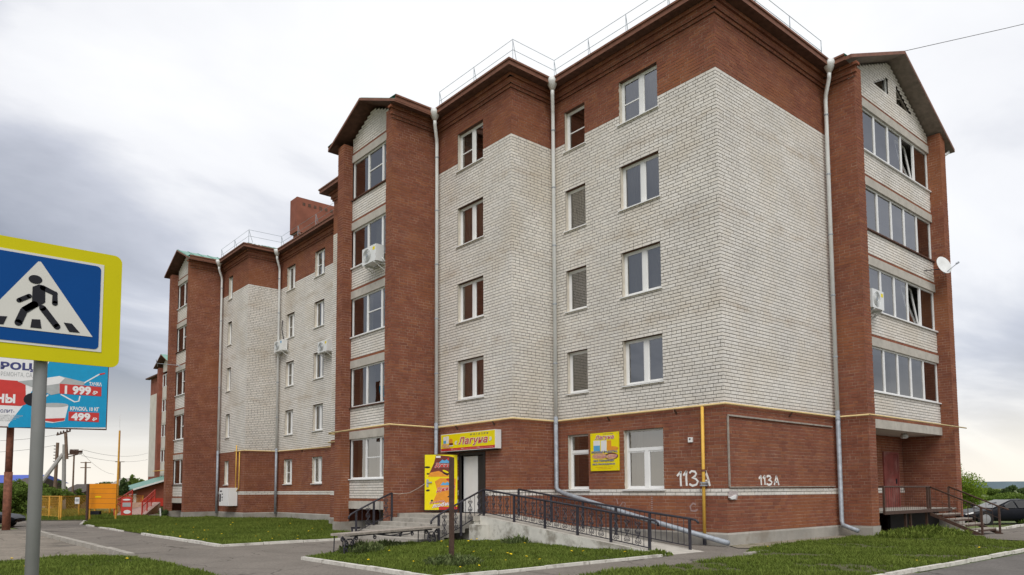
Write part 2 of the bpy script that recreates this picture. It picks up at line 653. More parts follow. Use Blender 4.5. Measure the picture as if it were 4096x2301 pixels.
class MB:
    def __init__(s):
        s.v, s.f, s.m, s.cur, s.sm = [], [], [], 0, False

    def add(s, V, F):
        b = len(s.v)
        s.v += [tuple(map(float, p)) for p in V]
        for f in F:
            s.f.append(tuple(i + b for i in f))
            s.m.append(s.cur)
        return s

    def box(s, a, b):
        x0, y0, z0 = (min(p, q) for p, q in zip(a, b))
        x1, y1, z1 = (max(p, q) for p, q in zip(a, b))
        return s.add([(x0, y0, z0), (x1, y0, z0), (x1, y1, z0), (x0, y1, z0), (x0, y0, z1), (x1, y0, z1), (x1, y1, z1), (x0, y1, z1)],
                     [(0, 3, 2, 1), (4, 5, 6, 7), (0, 1, 5, 4), (1, 2, 6, 5), (2, 3, 7, 6), (3, 0, 4, 7)])

    def bar(s, p, q, w, h, up=(0, 0, 1)):
        """rectangular bar from p to q, w sideways, h along up"""
        p, q = Vector(p), Vector(q)
        d = (q - p).normalized()
        u = Vector(up)
        sd = d.cross(u)
        if sd.length < 1e-4:
            sd = d.cross(Vector((1, 0, 0)))
        sd.normalize()
        u = sd.cross(d)
        V = []
        for c in (p, q):
            for a, b in ((-1, -1), (1, -1), (1, 1), (-1, 1)):
                V.append(c + sd * (a * w / 2) + u * (b * h / 2))
        return s.add(V, [(3, 2, 1, 0), (4, 5, 6, 7), (0, 1, 5, 4), (1, 2, 6, 5), (2, 3, 7, 6), (3, 0, 4, 7)])

    def tube(s, pts, r, n=8, cap=True):
        pts = [Vector(p) for p in pts]
        rs = r if isinstance(r, (list, tuple)) else [r] * len(pts)
        V, F = [], []
        prev = None
        for i, p in enumerate(pts):
            a = pts[i - 1] if i else p
            b = pts[i + 1] if i < len(pts) - 1 else p
            d = (b - a).normalized()
            if prev is None:
                ref = Vector((0, 0, 1)) if abs(d.z) < 0.9 else Vector((1, 0, 0))
                u = d.cross(ref).normalized()
            else:
                u = (prev - d * prev.dot(d))
                u = u.normalized() if u.length > 1e-5 else d.orthogonal().normalized()
            prev = u
            w = d.cross(u)
            for k in range(n):
                t = 2 * math.pi * k / n
                V.append(p + (u * math.cos(t) + w * math.sin(t)) * rs[i])
        for i in range(len(pts) - 1):
            for k in range(n):
                F.append((i * n + k, i * n + (k + 1) % n, (i + 1) * n + (k + 1) % n, (i + 1) * n + k))
        if cap:
            F.append(tuple(range(n - 1, -1, -1)))
            F.append(tuple((len(pts) - 1) * n + k for k in range(n)))
        return s.add(V, F)

    def prism(s, fr, pts, w0, w1):
        """polygon in a frame's (a,b) plane, from offset w0 to w1 along its normal"""
        n = len(pts)
        ar = sum(pts[i][0] * pts[(i + 1) % n][1] - pts[(i + 1) % n][0] * pts[i][1] for i in range(n))
        if ar < 0:
            pts = pts[::-1]
        V = [fr.p(a, b, w0) for a, b in pts] + [fr.p(a, b, w1) for a, b in pts]
        F = [tuple(range(n - 1, -1, -1)), tuple(range(n, 2 * n))] + [(i, (i + 1) % n, n + (i + 1) % n, n + i) for i in range(n)]
        return s.add(V, F)

    def lathe(s, c, prof, n=16, axis=(0, 0, 1)):
        ax = Vector(axis).normalized()
        u = ax.orthogonal().normalized()
        w = ax.cross(u)
        c = Vector(c)
        V, F = [], []
        for r, h in prof:
            for k in range(n):
                t = 2 * math.pi * k / n
                V.append(c + ax * h + (u * math.cos(t) + w * math.sin(t)) * r)
        for i in range(len(prof) - 1):
            for k in range(n):
                F.append((i * n + k, i * n + (k + 1) % n, (i + 1) * n + (k + 1) % n, (i + 1) * n + k))
        F.append(tuple(range(n - 1, -1, -1)))
        F.append(tuple((len(prof) - 1) * n + k for k in range(n)))
        return s.add(V, F)

    def build(s, name, mats, parent=None, smooth=False, base=None):
        o = mesh_obj(name, s.v, s.f, mats, parent, mi=s.m if isinstance(mats, (list, tuple)) else None, smooth=smooth, base=base)
        return o


class Frame:
    """flat frame: a to the right, b up, w towards the viewer"""
    def __init__(s, o, right, up=(0, 0, 1)):
        s.o, s.r, s.u = Vector(o), Vector(right).normalized(), Vector(up).normalized()
        s.n = s.r.cross(s.u)

    def p(s, a, b, w=0.0):
        return s.o + s.r * a + s.u * b + s.n * w


def fbox(mb, fr, a0, a1, b0, b1, w0, w1):
    return mb.prism(fr, [(a0, b0), (a1, b0), (a1, b1), (a0, b1)], w0, w1)


def part(parent, name, m, fn, smooth=False):
    mb = MB()
    fn(mb)
    return mb.build(name, m, parent, smooth)


_txt_cache = {}


def text(parent, name, s, fr, a0, b0, a1, b1, m, w=0.004, shear=0.0, bold=0.0, outline=None, th=0.002):
    """letters fitted into the box (a0,b0)-(a1,b1) of a frame"""
    def raw(bo):
        cu = bpy.data.curves.new('t', 'FONT')
        cu.body = s
        cu.size = 1
        cu.shear = shear
        cu.offset = bo
        cu.space_character = 1.09 if shear else 1.04
        cu.resolution_u = 3
        ob = bpy.data.objects.new('t', cu)
        col.objects.link(ob)
        bpy.context.view_layer.update()
        me = bpy.data.meshes.new_from_object(ob.evaluated_get(bpy.context.evaluated_depsgraph_get()))
        V = np.array([v.co[:] for v in me.vertices]).reshape(-1, 3)
        F = [tuple(p.vertices) for p in me.polygons]
        bpy.data.objects.remove(ob)
        bpy.data.curves.remove(cu)
        bpy.data.meshes.remove(me)
        return V, F
    V, F = raw(bold)
    if not len(V):
        return None
    if 'н' in s or 'Н' in s:
        # this letter's strokes overlap in the font: keep every facet on its own hair-thin level
        V2, F2 = [], []
        for i, f in enumerate(F):
            F2.append(tuple(range(len(V2), len(V2) + len(f))))
            V2 += [(V[j][0], V[j][1], 0.00006 * (i % 11)) for j in f]
        V, F = np.array(V2), F2
    else:
        V[:, 2] = 0
    lo, hi = V[:, :2].min(0), V[:, :2].max(0)
    sx, sy = (a1 - a0) / (hi[0] - lo[0]), (b1 - b0) / (hi[1] - lo[1])
    res = None
    # an outline is the same lettering four times over, shifted, each at its own depth
    jobs = []
    if outline:
        o_ = outline[1]
        for i, (dx, dy) in enumerate(((-o_, -o_), (o_, -o_), (o_, o_), (-o_, o_))):
            jobs.append((outline[0], w - 0.0045 + 0.0009 * i, dx, dy))
    jobs.append((m, w, 0, 0))
    for mm, ww, dx, dy in jobs:
        P = [fr.p(a0 + (v[0] + dx - lo[0]) * sx, b0 + (v[1] + dy - lo[1]) * sy, ww + v[2]) for v in V]
        res = mesh_obj(name if mm == m else name + '_outline', [tuple(p) for p in P], F, mm, parent)
    return res


def leaves(parent, name, m, blobs, n, size, base=None, flat=0.0, seed=1, kind=None):
    """many small leaf quads spread through lumpy blobs [(cx,cy,cz,rx,ry,rz)]"""
    g = np.random.default_rng(seed)
    B = np.array(blobs, float)
    vol = B[:, 3] * B[:, 4] * B[:, 5]
    idx = g.choice(len(B), n, p=vol / vol.sum())
    d = g.normal(size=(n, 3))
    d /= np.linalg.norm(d, axis=1)[:, None]
    rr = g.random(n) ** 0.45
    c = B[idx, :3] + d * rr[:, None] * B[idx, 3:]
    u = g.normal(size=(n, 3))
    u /= np.linalg.norm(u, axis=1)[:, None]
    v = np.cross(u, g.normal(size=(n, 3)))
    v /= np.linalg.norm(v, axis=1)[:, None]
    s = size * (0.6 + 0.8 * g.random(n))[:, None]
    P = np.stack([c - u * s, c + v * s * 0.55, c + u * s, c - v * s * 0.55], 1).reshape(-1, 3)
    F = np.arange(4 * n).reshape(-1, 4)
    lump = g.random(len(B))[idx]
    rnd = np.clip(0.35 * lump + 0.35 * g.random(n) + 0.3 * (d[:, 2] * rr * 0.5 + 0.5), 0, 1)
    o = mesh_obj(name, P, F, m, parent, rnd=rnd, base=base)
    return o


def crown_blobs(c, r, k, seed):
    g = np.random.default_rng(seed)
    out = []
    for i in range(k):
        d = g.normal(size=3)
        d /= np.linalg.norm(d)
        q = np.array(c) + d * np.array(r) * (0.25 + 0.6 * g.random())
        s = 0.28 + 0.3 * g.random()
        out.append((*q, r[0] * s, r[1] * s, r[2] * s))
    return out


def hit(fr, px, py):
    """where the line of sight through a photo pixel meets a frame's plane -> (a, b)"""
    d = Vector(FWD + RGT * (px - PW / 2) / FPX + UPV * (PH / 2 + SHY - py) / FPX)
    o = Vector(CAM)
    k = (fr.o - o).dot(fr.n) / d.dot(fr.n)
    q = o + d * k - fr.o
    return q.dot(fr.r), q.dot(fr.u)
# ------------------------------------------------------------------ ground, paving, kerbs
def sheet(name, poly, z, m, parent=None, kind='structure'):
    o = mesh_obj(name, [(x, y, z) for x, y in poly], [tuple(range(len(poly)))], m, parent)
    if parent is None:
        tag(o, kind=kind)
    return o


def ground_h(x, y):
    s = 0.33 * min(1.0, max(0.0, (x - 8.0) / 4.0)) * min(1.0, max(0.0, (17.5 - x) / 2.0 + (x > 17.5) * 0.0)) + min(1.0, max(0.0, (x - 22.0) / 15.0))
    t2 = min(1.0, max(0.0, (x - 25.0) / 60.0))
    return -0.32 * s - 2.2 * t2


def build_ground():
    xs = np.concatenate([[-4000, -900, -300, -120], np.linspace(-60, 12, 25), np.linspace(13, 90, 40), [150, 260, 500, 1200, 5000]])
    ys = np.concatenate([[-4000, -900, -250, -80], np.linspace(-40, 100, 36), [160, 300, 700, 1600, 5000]])
    V = [(x, y, ground_h(x, y) - 0.035) for x in xs for y in ys]
    n = len(ys)
    F = np.array([(i * n + j, (i + 1) * n + j, (i + 1) * n + j + 1, i * n + j + 1) for i in range(len(xs) - 1) for j in range(n - 1)])
    o = mesh_obj('ground', V, F, 'field')
    tag(o, kind='structure')


build_ground()
sheet('car_park', [(-40, -6.0), (-12.93, -6.0), (-12.93, 26), (-16, 30), (-40, 30)], -0.012, 'asphalt_old')
sheet('driveway', [(-12.93, -6.0), (-3.0, -6.0), (-3.0, 44), (-12.93, 44)], -0.008, 'asphalt')
sheet('path', [(-3.2, -3.4), (-0.8, -3.4), (0.15, -0.55), (0.15, 12.5), (-4.5, 14.2), (-8, 14.2), (-8, -3.4)], -0.003, 'asphalt')
PTH = [(8.2, -5.75, -3.6), (8.9, -5.75, -2.6), (9.6, -5.75, -1.6), (10.4, -5.75, -1.1), (13.0, -5.75, -1.3), (16, -4.9, -1.9), (20, -4.8, -2.3), (26, -4.8, -3.0), (40, -5.5, -4.0)]
tag(mesh_obj('entrance_path', [(x, y, ground_h(x, y) + 0.006 - 0.02 * (x < 8.5)) for x, y0, y1 in PTH for y in (y0, y1)], [(2 * i, 2 * i + 2, 2 * i + 3, 2 * i + 1) for i in range(len(PTH) - 1)], 'asphalt'), kind='structure')
sheet('dirt_strip', [(0.03, -0.03), (-0.5, -0.6), (-0.2, -1.0), (2.0, -0.85), (4.4, -0.8), (6.0, -0.7), (6.1, -1.5), (8.6, -1.55), (9.4, -1.0), (13.5, -0.9), (13.5, 0.8), (6.3, 0.8), (6.3, -0.03)], 0.016, 'dirt')
sheet('road', [(-12.0, -5.95), (-12.0, -60), (60, -60), (60, -5.95)], -0.006, 'road')

LAWNS = {
    'bench_lawn': [(-9.98, 4.6), (-9.98, -0.72), (-3.75, -0.66), (-3.42, -0.35), (-3.42, 6.45), (-5.2, 6.5), (-5.9, 7.1), (-7.4, 6.1), (-8.9, 5.35)],
    'front_lawn': [(-10.05, 9.85), (-6.55, 9.8), (-5.6, 11.6), (-4.35, 12.6), (-4.2, 15.2), (-2.2, 15.25), (-2.0, 19.4), (-0.25, 19.5), (-0.25, 30), (-2.2, 30), (-2.3, 34.2),
                   (-4.2, 34.3), (-4.4, 41.5), (-6.2, 40.5), (-8.6, 34.8), (-9.5, 31.5), (-10.1, 28.5)],
    'car_park_lawn': [(-40, 6.4), (-18, 7.4), (-15.4, 8.15), (-14.2, 8.65), (-13.05, 7.7), (-12.78, 6.5), (-12.72, 4.4), (-12.76, 0), (-12.9, -6), (-40, -6)],
    'side_lawn': [(-12.5, -2.25), (-7.6, -2.15), (-3.9, -2.1), (-2.0, -2.2), (-1.4, -1.45), (-0.4, -0.95), (1.2, -0.75), (4, -0.7), (6.0, -0.62), (6.15, -1.35), (8.0, -1.4), (9.3, -1.5), (8.9, -2.6), (8.3, -3.5),
                  (7.2, -4.0), (6.4, -4.75), (6.1, -5.62), (-12.5, -5.72)],
    'fence_lawn': [(-11.4, 36.8), (-8.4, 34.0), (-6.2, 41), (-5, 46), (-5, 62), (-13, 70), (-30, 70), (-30, 34), (-15, 33)],
}
for nm, poly in LAWNS.items():
    sheet('lawn', poly, 0.012, 'soil')


def in_poly(P, poly):
    x, y = P[:, 0], P[:, 1]
    r = np.zeros(len(P), bool)
    n = len(poly)
    for i in range(n):
        x0, y0 = poly[i]
        x1, y1 = poly[(i + 1) % n]
        c = ((y0 > y) != (y1 > y)) & (x < (x1 - x0) * (y - y0) / ((y1 - y0) or 1e-9) + x0)
        r ^= c
    return r


def grass(name, label, poly, dens, h, seed, lim=None, bare=0.0):
    g = np.random.default_rng(seed)
    A = np.array(poly)
    lo, hi = A.min(0), A.max(0)
    if lim:
        lo, hi = np.maximum(lo, lim[0]), np.minimum(hi, lim[1])
    n = int((hi - lo).prod() * dens)
    P = lo + g.random((n, 2)) * (hi - lo)
    P = P[in_poly(P, poly)]
    P = P + g.normal(size=P.shape) * 0.02
    # clumps: low-frequency sine field thins and raises the sward
    f = (np.sin(P[:, 0] * 1.7 + seed) * np.sin(P[:, 1] * 1.3 + 2 * seed) + np.sin(P[:, 0] * 4.1 + P[:, 1] * 3.3) * 0.5
         + np.sin(P[:, 0] * 9.3 - P[:, 1] * 7.7) * 0.35)
    keep = g.random(len(P)) < np.clip(0.75 + 0.25 * f - bare * (f < -0.6), 0.06, 1)
    P, f = P[keep], f[keep]
    n = len(P)
    hh = h * (0.45 + 0.75 * g.random(n)) * (1 + 0.28 * f)
    hh[g.random(n) < 0.02] *= 1.7
    th = g.random(n) * 2 * math.pi
    wd = 0.006 + 0.008 * g.random(n)
    sx, sy = np.cos(th) * wd, np.sin(th) * wd
    ln = hh * (0.15 + 0.6 * g.random(n))
    lx, ly = -np.sin(th) * ln, np.cos(th) * ln
    z = np.full(n, 0.005)
    b0 = np.stack([P[:, 0] - sx, P[:, 1] - sy, z], 1)
    b1 = np.stack([P[:, 0] + sx, P[:, 1] + sy, z], 1)
    m0 = np.stack([P[:, 0] + sx * 0.8 + lx * 0.35, P[:, 1] + sy * 0.8 + ly * 0.35, hh * 0.62], 1)
    m1 = np.stack([P[:, 0] - sx * 0.8 + lx * 0.35, P[:, 1] - sy * 0.8 + ly * 0.35, hh * 0.62], 1)
    t0 = np.stack([P[:, 0] + lx, P[:, 1] + ly, hh], 1)
    t1 = t0 + np.stack([sx * 0.2, sy * 0.2, z * 0], 1)
    V = np.stack([b0, b1, m0, m1, t0, t1], 1).reshape(-1, 3)
    k = np.arange(n)[:, None] * 6
    F = np.concatenate([k + np.array([0, 1, 2, 3]), k + np.array([3, 2, 5, 4])], 0)
    r = np.clip(0.45 + 0.3 * f * 0.6 + 0.35 * (g.random(n) - 0.5), 0, 1)
    o = mesh_obj(name, V, F, 'grass', rnd=np.concatenate([r, r]))
    tag(o, label, 'grass', kind='stuff')


grass('grass', 'short green grass with dandelions around the bench and brown post', LAWNS['bench_lawn'], 1900, 0.075, 1)
grass('grass', 'green grass strip in front of the far half of the apartment block', LAWNS['front_lawn'], 900, 0.085, 2)
grass('grass', 'grass verge beside the crossing sign and car park', LAWNS['car_park_lawn'], 1900, 0.075, 3, lim=((-18, 1.0), (-12, 9)))
grass('grass', 'uneven worn grass beside the painted 113 end wall', LAWNS['side_lawn'], 1500, 0.07, 4, lim=((-8.5, -6), (9.2, 0)), bare=0.6)
grass('grass', 'rough grass around the yellow mesh fence', LAWNS['fence_lawn'], 170, 0.24, 5)


def kerb_run(pts, m, hgt=0.09, wd=0.11, gap=None, ln=1.3, seed=1, z=lambda x: 0.0):
    root = thing('kerb', None, None, (pts[0][0], pts[0][1], 0), kind='structure')
    g = random.Random(seed)
    for (x0, y0), (x1, y1) in zip(pts, pts[1:]):
        L = math.hypot(x1 - x0, y1 - y0)
        k = max(1, round(L / ln))
        for i in range(k):
            if gap and g.random() < gap:
                continue
            a, b = i / k + 0.003, (i + 1) / k - 0.003
            dz = g.uniform(-0.012, 0.008)
            off = g.uniform(-0.007, 0.007)
            p = (x0 + (x1 - x0) * a + off, y0 + (y1 - y0) * a + off, hgt / 2 + dz - 0.02 + z(x0 + (x1 - x0) * a))
            q = (x0 + (x1 - x0) * b + off, y0 + (y1 - y0) * b - off, hgt / 2 + dz - 0.02 + z(x0 + (x1 - x0) * b) + g.uniform(-0.006, 0.006))
            MB().bar(p, q, wd, hgt).build('kerb_stone', m, root)


kerb_run([(-10.1, 4.4), (-10.08, 0.0), (-10.04, -0.78)], 'kerb_paint', seed=1)
kerb_run([(-9.9, -0.82), (-3.75, -0.72)], 'kerb_paint', seed=2, hgt=0.075, wd=0.09)
kerb_run([(-6.45, 9.72), (-10.15, 9.7), (-10.2, 17.6)], 'kerb_paint', seed=3)
kerb_run([(-10.2, 17.8), (-10.2, 28.6), (-9.2, 33.2)], 'kerb_paint', gap=0.3, hgt=0.07, seed=4)
kerb_run([(-12.93, 7.5), (-12.93, 22.5)], 'kerb_bare', seed=5, hgt=0.13, wd=0.17)
kerb_run([(-12.0, -5.83), (12.0, -5.74)], 'kerb_paint', seed=6, hgt=0.07, wd=0.09)
kerb_run([(12.9, -1.25), (16, -1.85), (26, -2.95)], 'kerb_paint', seed=9, z=lambda x: ground_h(x, 0))
kerb_run([(-1.9, -1.75), (-0.9, -1.6)], 'kerb_bare', seed=8, hgt=0.07, wd=0.16)

# ------------------------------------------------------------------ the apartment block
BLD = thing('apartment_building', 'five storey red and white brick apartment block with glazed loggias', 'building', (0, 0, 0))
Z0, CH, PITCH, JT = 0.35, 0.1, 0.345, 0.017
RED, WHT = 0, 1
STD = [(0.35, 1.35, RED), (1.35, 1.55, WHT), (1.55, 3.85, RED), (3.85, 13.45, WHT), (13.45, 15.45, RED)]
ALLRED = [(0.35, 15.45, RED)]
WALLS = []


def rows_of(zones):
    r = []
    for a, b, c in zones:
        k = int(round((b - a) / CH))
        r += [(a + i * CH, c) for i in range(k)]
    return r


def corbel_of(z):
    return 0.0 if z < 15.04 else (0.055 if z < 15.14 else (0.11 if z < 15.34 else 0.19))


def brick_wall(P0, d, n, L, rows, openings=(), cvx=(True, True), clip=None, corbel=False, name='wall'):
    P0, d, n = (np.array((*v, 0.0)) if len(v) == 2 else np.array(v, float) for v in (P0, d, n))
    B, S = [], []
    for z, c in rows:
        zm = z + CH / 2
        w = corbel_of(z + 0.01) if corbel else 0.0
        lo, hi = 0.0, L
        if clip:
            lo, hi = clip(zm)
            if hi - lo < 0.05:
                continue
        if w:
            lo -= w if cvx[0] else 0
            hi += w if cvx[1] else 0
        lo += 0.0015
        hi -= 0.0015
        segs = [(lo, hi)]
        for o in openings:
            if callable(o):
                r = o(zm)
                if r is None:
                    continue
                o0, o1 = r
            else:
                if not (o[2] < zm < o[3]):
                    continue
                o0, o1 = o[0], o[1]
            ns = []
            for a, b in segs:
                if o1 <= a or o0 >= b:
                    ns.append((a, b))
                else:
                    if o0 - a > 0.03:
                        ns.append((a, o0))
                    if b - o1 > 0.03:
                        ns.append((o1, b))
            segs = ns
        k = int(round((z - Z0) / CH))
        head = (k % 6 == 3)
        pitch = PITCH / 2 if head else PITCH
        ph = (PITCH / 2 if k % 2 else 0.0) + (PITCH / 4 if head else 0.0) + (PITCH / 4 if k % 5 == 2 else 0)
        for a, b in segs:
            S.append((a, b, z - 0.001, z + CH - 0.001, w, c))
            u = math.floor((a - ph) / pitch) * pitch + ph
            while u < b:
                u0, u1 = max(u, a), min(u + pitch - JT, b)
                if u1 - u0 > 0.025:
                    full = abs((u1 - u0) - (pitch - JT)) < 1e-4 and not head
                    B.append((u0, u1, z + JT * 0.55, z + CH - JT * 0.55, w + NR.normal() * 0.0012, c, full))
                u += pitch
    WALLS.append(dict(P0=P0, d=d, n=n, B=B, S=S, name=name))


def finish_walls(parent, n_single=300):
    cand = []
    for wi, w in enumerate(WALLS):
        for bi, b in enumerate(w['B']):
            if not b[6] or b[4] > 0.02:
                continue
            c = w['P0'] + w['d'] * (b[0] + b[1]) / 2 + np.array([0, 0, (b[2] + b[3]) / 2])
            v = CAM - c
            D = np.linalg.norm(v)
            cs = v @ w['n'] / D
            if cs > 0 and D < 24 and (b[2] > 0.9 or abs(w['n'][1]) > 0.5):
                cand.append((cs / D ** 2, wi, bi))
    cand.sort(reverse=True)
    single = {(a, b) for _, a, b in cand[:n_single]}
    shared = {}
    for wi, w in enumerate(WALLS):
        P0, d, n = w['P0'], w['d'], w['n']
        up = np.array([0, 0, 1.0])
        S = np.array([s[:5] for s in w['S']])
        q = lambda u, z, ww: P0 + u[:, None] * d + z[:, None] * up + ww[:, None] * n
        sw = S[:, 4] - 0.008
        V = np.stack([q(S[:, 0], S[:, 2], sw), q(S[:, 1], S[:, 2], sw), q(S[:, 1], S[:, 3], sw), q(S[:, 0], S[:, 3], sw)], 1).reshape(-1, 3)
        wall = mesh_obj(w['name'], V, np.arange(len(V)).reshape(-1, 4), ['mortar_red', 'mortar_white'], parent, mi=[s[5] for s in w['S']])
        keep = [b for bi, b in enumerate(w['B']) if (wi, bi) not in single]
        if keep:
            A = np.array([b[:5] for b in keep])
            bk = np.full(len(A), -0.02)
            u0, u1, z0, z1, pr = A.T
            V = np.stack([q(u0, z0, pr), q(u1, z0, pr), q(u1, z1, pr), q(u0, z1, pr), q(u0, z0, bk), q(u1, z0, bk), q(u1, z1, bk), q(u0, z1, bk)], 1).reshape(-1, 3)
            k = np.arange(len(A))[:, None] * 8
            F = np.concatenate([k + np.array(f) for f in ((0, 1, 2, 3), (3, 2, 6, 7), (1, 0, 4, 5), (0, 3, 7, 4), (2, 1, 5, 6))], 0)
            ci = np.tile([b[5] for b in keep], 5)
            rn = np.tile(NR.random(len(A)), 5)
            o = mesh_obj('brickwork', V, F, ['brick_red', 'brick_white'], wall, mi=ci, rnd=rn)
            o['kind'] = 'stuff'
        for bi, b in enumerate(w['B']):
            if (wi, bi) not in single:
                continue
            key = (tuple(d), b[5])
            if key not in shared:
                hl, hh = (PITCH - JT) / 2, (CH - JT * 1.1) / 2
                V = [d * a + up * c + n * ww for ww in (0.0, -0.02) for a, c in ((-hl, -hh), (hl, -hh), (hl, hh), (-hl, hh))]
                me = bpy.data.meshes.new('brick')
                me.from_pydata([tuple(v) for v in V], [], [(0, 1, 2, 3), (3, 2, 6, 7), (1, 0, 4, 5), (0, 3, 7, 4), (2, 1, 5, 6)])
                me.materials.append(M['brick_white' if b[5] else 'brick_red'])
                at = me.attributes.new('rnd', 'FLOAT', 'FACE')
                at.data.foreach_set('value', np.full(5, 0.3, np.float32))
                shared[key] = me
            o = bpy.data.objects.new('brick', shared[key])
            o.location = P0 + d * (b[0] + b[1]) / 2 + up * (b[2] + b[3]) / 2 + n * b[4]
            reg(o, wall)
            o.location = o.location


UF, UR = (0, 1), (1, 0)            # directions along the front and the end wall
NF, NE = (-1, 0), (0, -1)          # outward normals
FLOORS = (13.15, 10.35, 7.55, 4.75)


def fr_front(x):
    return Frame((x, 0, 0), (0, -1, 0))


def fr_end(y):
    return Frame((0, y, 0), (1, 0, 0))


# ---- windows
def curtain(parent, fr, a0, a1, b0, b1, w, m, folds=7):
    n = folds * 4
    V, F = [], []
    for i in range(n + 1):
        a = a0 + (a1 - a0) * i / n
        dw = math.sin(i / n * folds * 2 * math.pi) * 0.025
        V += [tuple(fr.p(a, b0, w + dw)), tuple(fr.p(a, b1, w + dw))]
    for i in range(n):
        F.append((2 * i, 2 * i + 2, 2 * i + 3, 2 * i + 1))
    mesh_obj('curtain', V, F, m, parent, smooth=True)


def room(parent, fr, a0, a1, b0, b1, w0, w1, m):
    V = [tuple(fr.p(a, b, w)) for w in (w0, w1) for a, b in ((a0, b0), (a1, b0), (a1, b1), (a0, b1))]
    mesh_obj('room', V, [(4, 5, 6, 7), (0, 1, 5, 4), (1, 2, 6, 5), (2, 3, 7, 6), (3, 0, 4, 7)], m, parent)


def window(fr, a0, a1, b0, b1, kind='double', seed=0, bar=None, sill=True, parent=None, curt=None, tilt=False):
    parent = parent or BLD
    g = random.Random(seed)
    W0, W1 = -0.14, -0.20
    fx, fz = 0.065, 0.05
    mb = MB()
    fbox(mb, fr, a0, a0 + fx, b0, b1, W1, W0)
    fbox(mb, fr, a1 - fx, a1, b0, b1, W1, W0)
    fbox(mb, fr, a0 + fx, a1 - fx, b1 - fz, b1, W1, W0)
    fbox(mb, fr, a0 + fx, a1 - fx, b0, b0 + fz, W1, W0)
    panes = []
    ia0, ia1, ib0, ib1 = a0 + fx, a1 - fx, b0 + fz, b1 - fz
    if kind in ('double', 'shop_double'):
        top = ib1
        if kind == 'shop_double':
            tz = b1 - (b1 - b0) * 0.33
            fbox(mb, fr, ia0, ia1, tz - 0.05, tz + 0.05, W1, W0 + 0.004)
            panes.append((ia0, ia1, tz + 0.05, ib1))
            top = tz - 0.05
        am = (a0 + a1) / 2 + (0.04 if kind == 'double' else 0.02)
        mw = 0.07
        fbox(mb, fr, am - mw, am + mw, ib0, top, W1, W0 + 0.003)
        sashes = [(ia0, am - mw, ib0, top), (am + mw, ia1, ib0, top)]
    elif kind == 'shop_single':
        tz = b1 - (b1 - b0) * 0.31
        fbox(mb, fr, ia0, ia1, tz - 0.05, tz + 0.05, W1, W0 + 0.004)
        panes.append((ia0, ia1, tz + 0.05, ib1))
        sashes = [(ia0, ia1, ib0, tz - 0.05)]
    else:
        sashes = [(ia0, ia1, ib0, ib1)]
    for i, (p0, p1, q0, q1) in enumerate(sashes):
        s = 0.04
        fbox(mb, fr, p0, p0 + s, q0, q1, W1 + 0.005, W0 - 0.012)
        fbox(mb, fr, p1 - s, p1, q0, q1, W1 + 0.005, W0 - 0.012)
        fbox(mb, fr, p0 + s, p1 - s, q0, q0 + s, W1 + 0.005, W0 - 0.012)
        fbox(mb, fr, p0 + s, p1 - s, q1 - s, q1, W1 + 0.005, W0 - 0.012)
        panes.append((p0 + s, p1 - s, q0 + s, q1 - s))
        if bar is not None and i in bar:
            zm = (q0 + q1) / 2 - 0.05
            fbox(mb, fr, p0 + s, p1 - s, zm - 0.018, zm + 0.018, W1 + 0.01, W0 - 0.016)
    win = mb.build('window', 'pvc', parent)
    for p0, p1, q0, q1 in panes:
        wq = (W0 + W1) / 2 + g.uniform(-0.002, 0.002)
        tl = g.uniform(-0.004, 0.004)
        V = [tuple(fr.p(a, b, w)) for a, b, w in ((p0, q0, wq), (p1, q0, wq + tl), (p1, q1, wq + tl), (p0, q1, wq))]
        mesh_obj('pane', V, [(0, 1, 2, 3)], 'glass', win)
    # plastered reveals
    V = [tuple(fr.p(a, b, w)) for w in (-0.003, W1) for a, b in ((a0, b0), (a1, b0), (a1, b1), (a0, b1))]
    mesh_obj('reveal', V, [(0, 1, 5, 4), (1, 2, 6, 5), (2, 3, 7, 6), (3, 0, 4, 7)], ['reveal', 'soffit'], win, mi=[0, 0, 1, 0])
    if sill:
        mb = MB()
        P = [(a0 - 0.07, W0), (a1 + 0.05, W0), (a1 + 0.05, 0.06), (a0 - 0.07, 0.06)]
        V = [fr.p(a, b0 + (0.012 if w < 0 else -0.022), w) for a, w in P] + [fr.p(a, b0 - (0.01 if w < 0 else 0.05), w) for a, w in P]
        mb.add(V, [(0, 1, 2, 3), (7, 6, 5, 4), (0, 4, 5, 1), (1, 5, 6, 2), (2, 6, 7, 3), (3, 7, 4, 0)])
        mb.build('sill', 'pvc', win)
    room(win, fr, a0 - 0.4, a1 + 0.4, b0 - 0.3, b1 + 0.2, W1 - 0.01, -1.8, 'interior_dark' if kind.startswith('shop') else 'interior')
    c = curt if curt is not None else g.choice(['tulle', 'tulle', 'half', 'pair', 'tulle_plum', 'none'])
    wc = -0.30
    if c.startswith('tulle'):
        curtain(win, fr, a0, a1, b0 - 0.1, b1, wc, 'tulle', 9)
    if c in ('half', 'half_beige'):
        curtain(win, fr, a0, a0 + (a1 - a0) * 0.45, b0 - 0.1, b1, wc, 'curtain_beige' if 'beige' in c else 'tulle', 6)
    if c == 'pair':
        curtain(win, fr, a0, a0 + (a1 - a0) * 0.22, b0 - 0.1, b1, wc, 'curtain_beige', 3)
        curtain(win, fr, a1 - (a1 - a0) * 0.25, a1, b0 - 0.1, b1, wc, 'curtain_beige', 3)
    if c == 'tulle_plum':
        curtain(win, fr, a1 - (a1 - a0) * 0.35, a1, b0 - 0.1, b1, wc - 0.06, 'curtain_plum', 4)
    if c == 'blind':
        curtain(win, fr, a0, a1, b0 + (b1 - b0) * 0.35, b1, wc, 'curtain_white', 14)
    return win


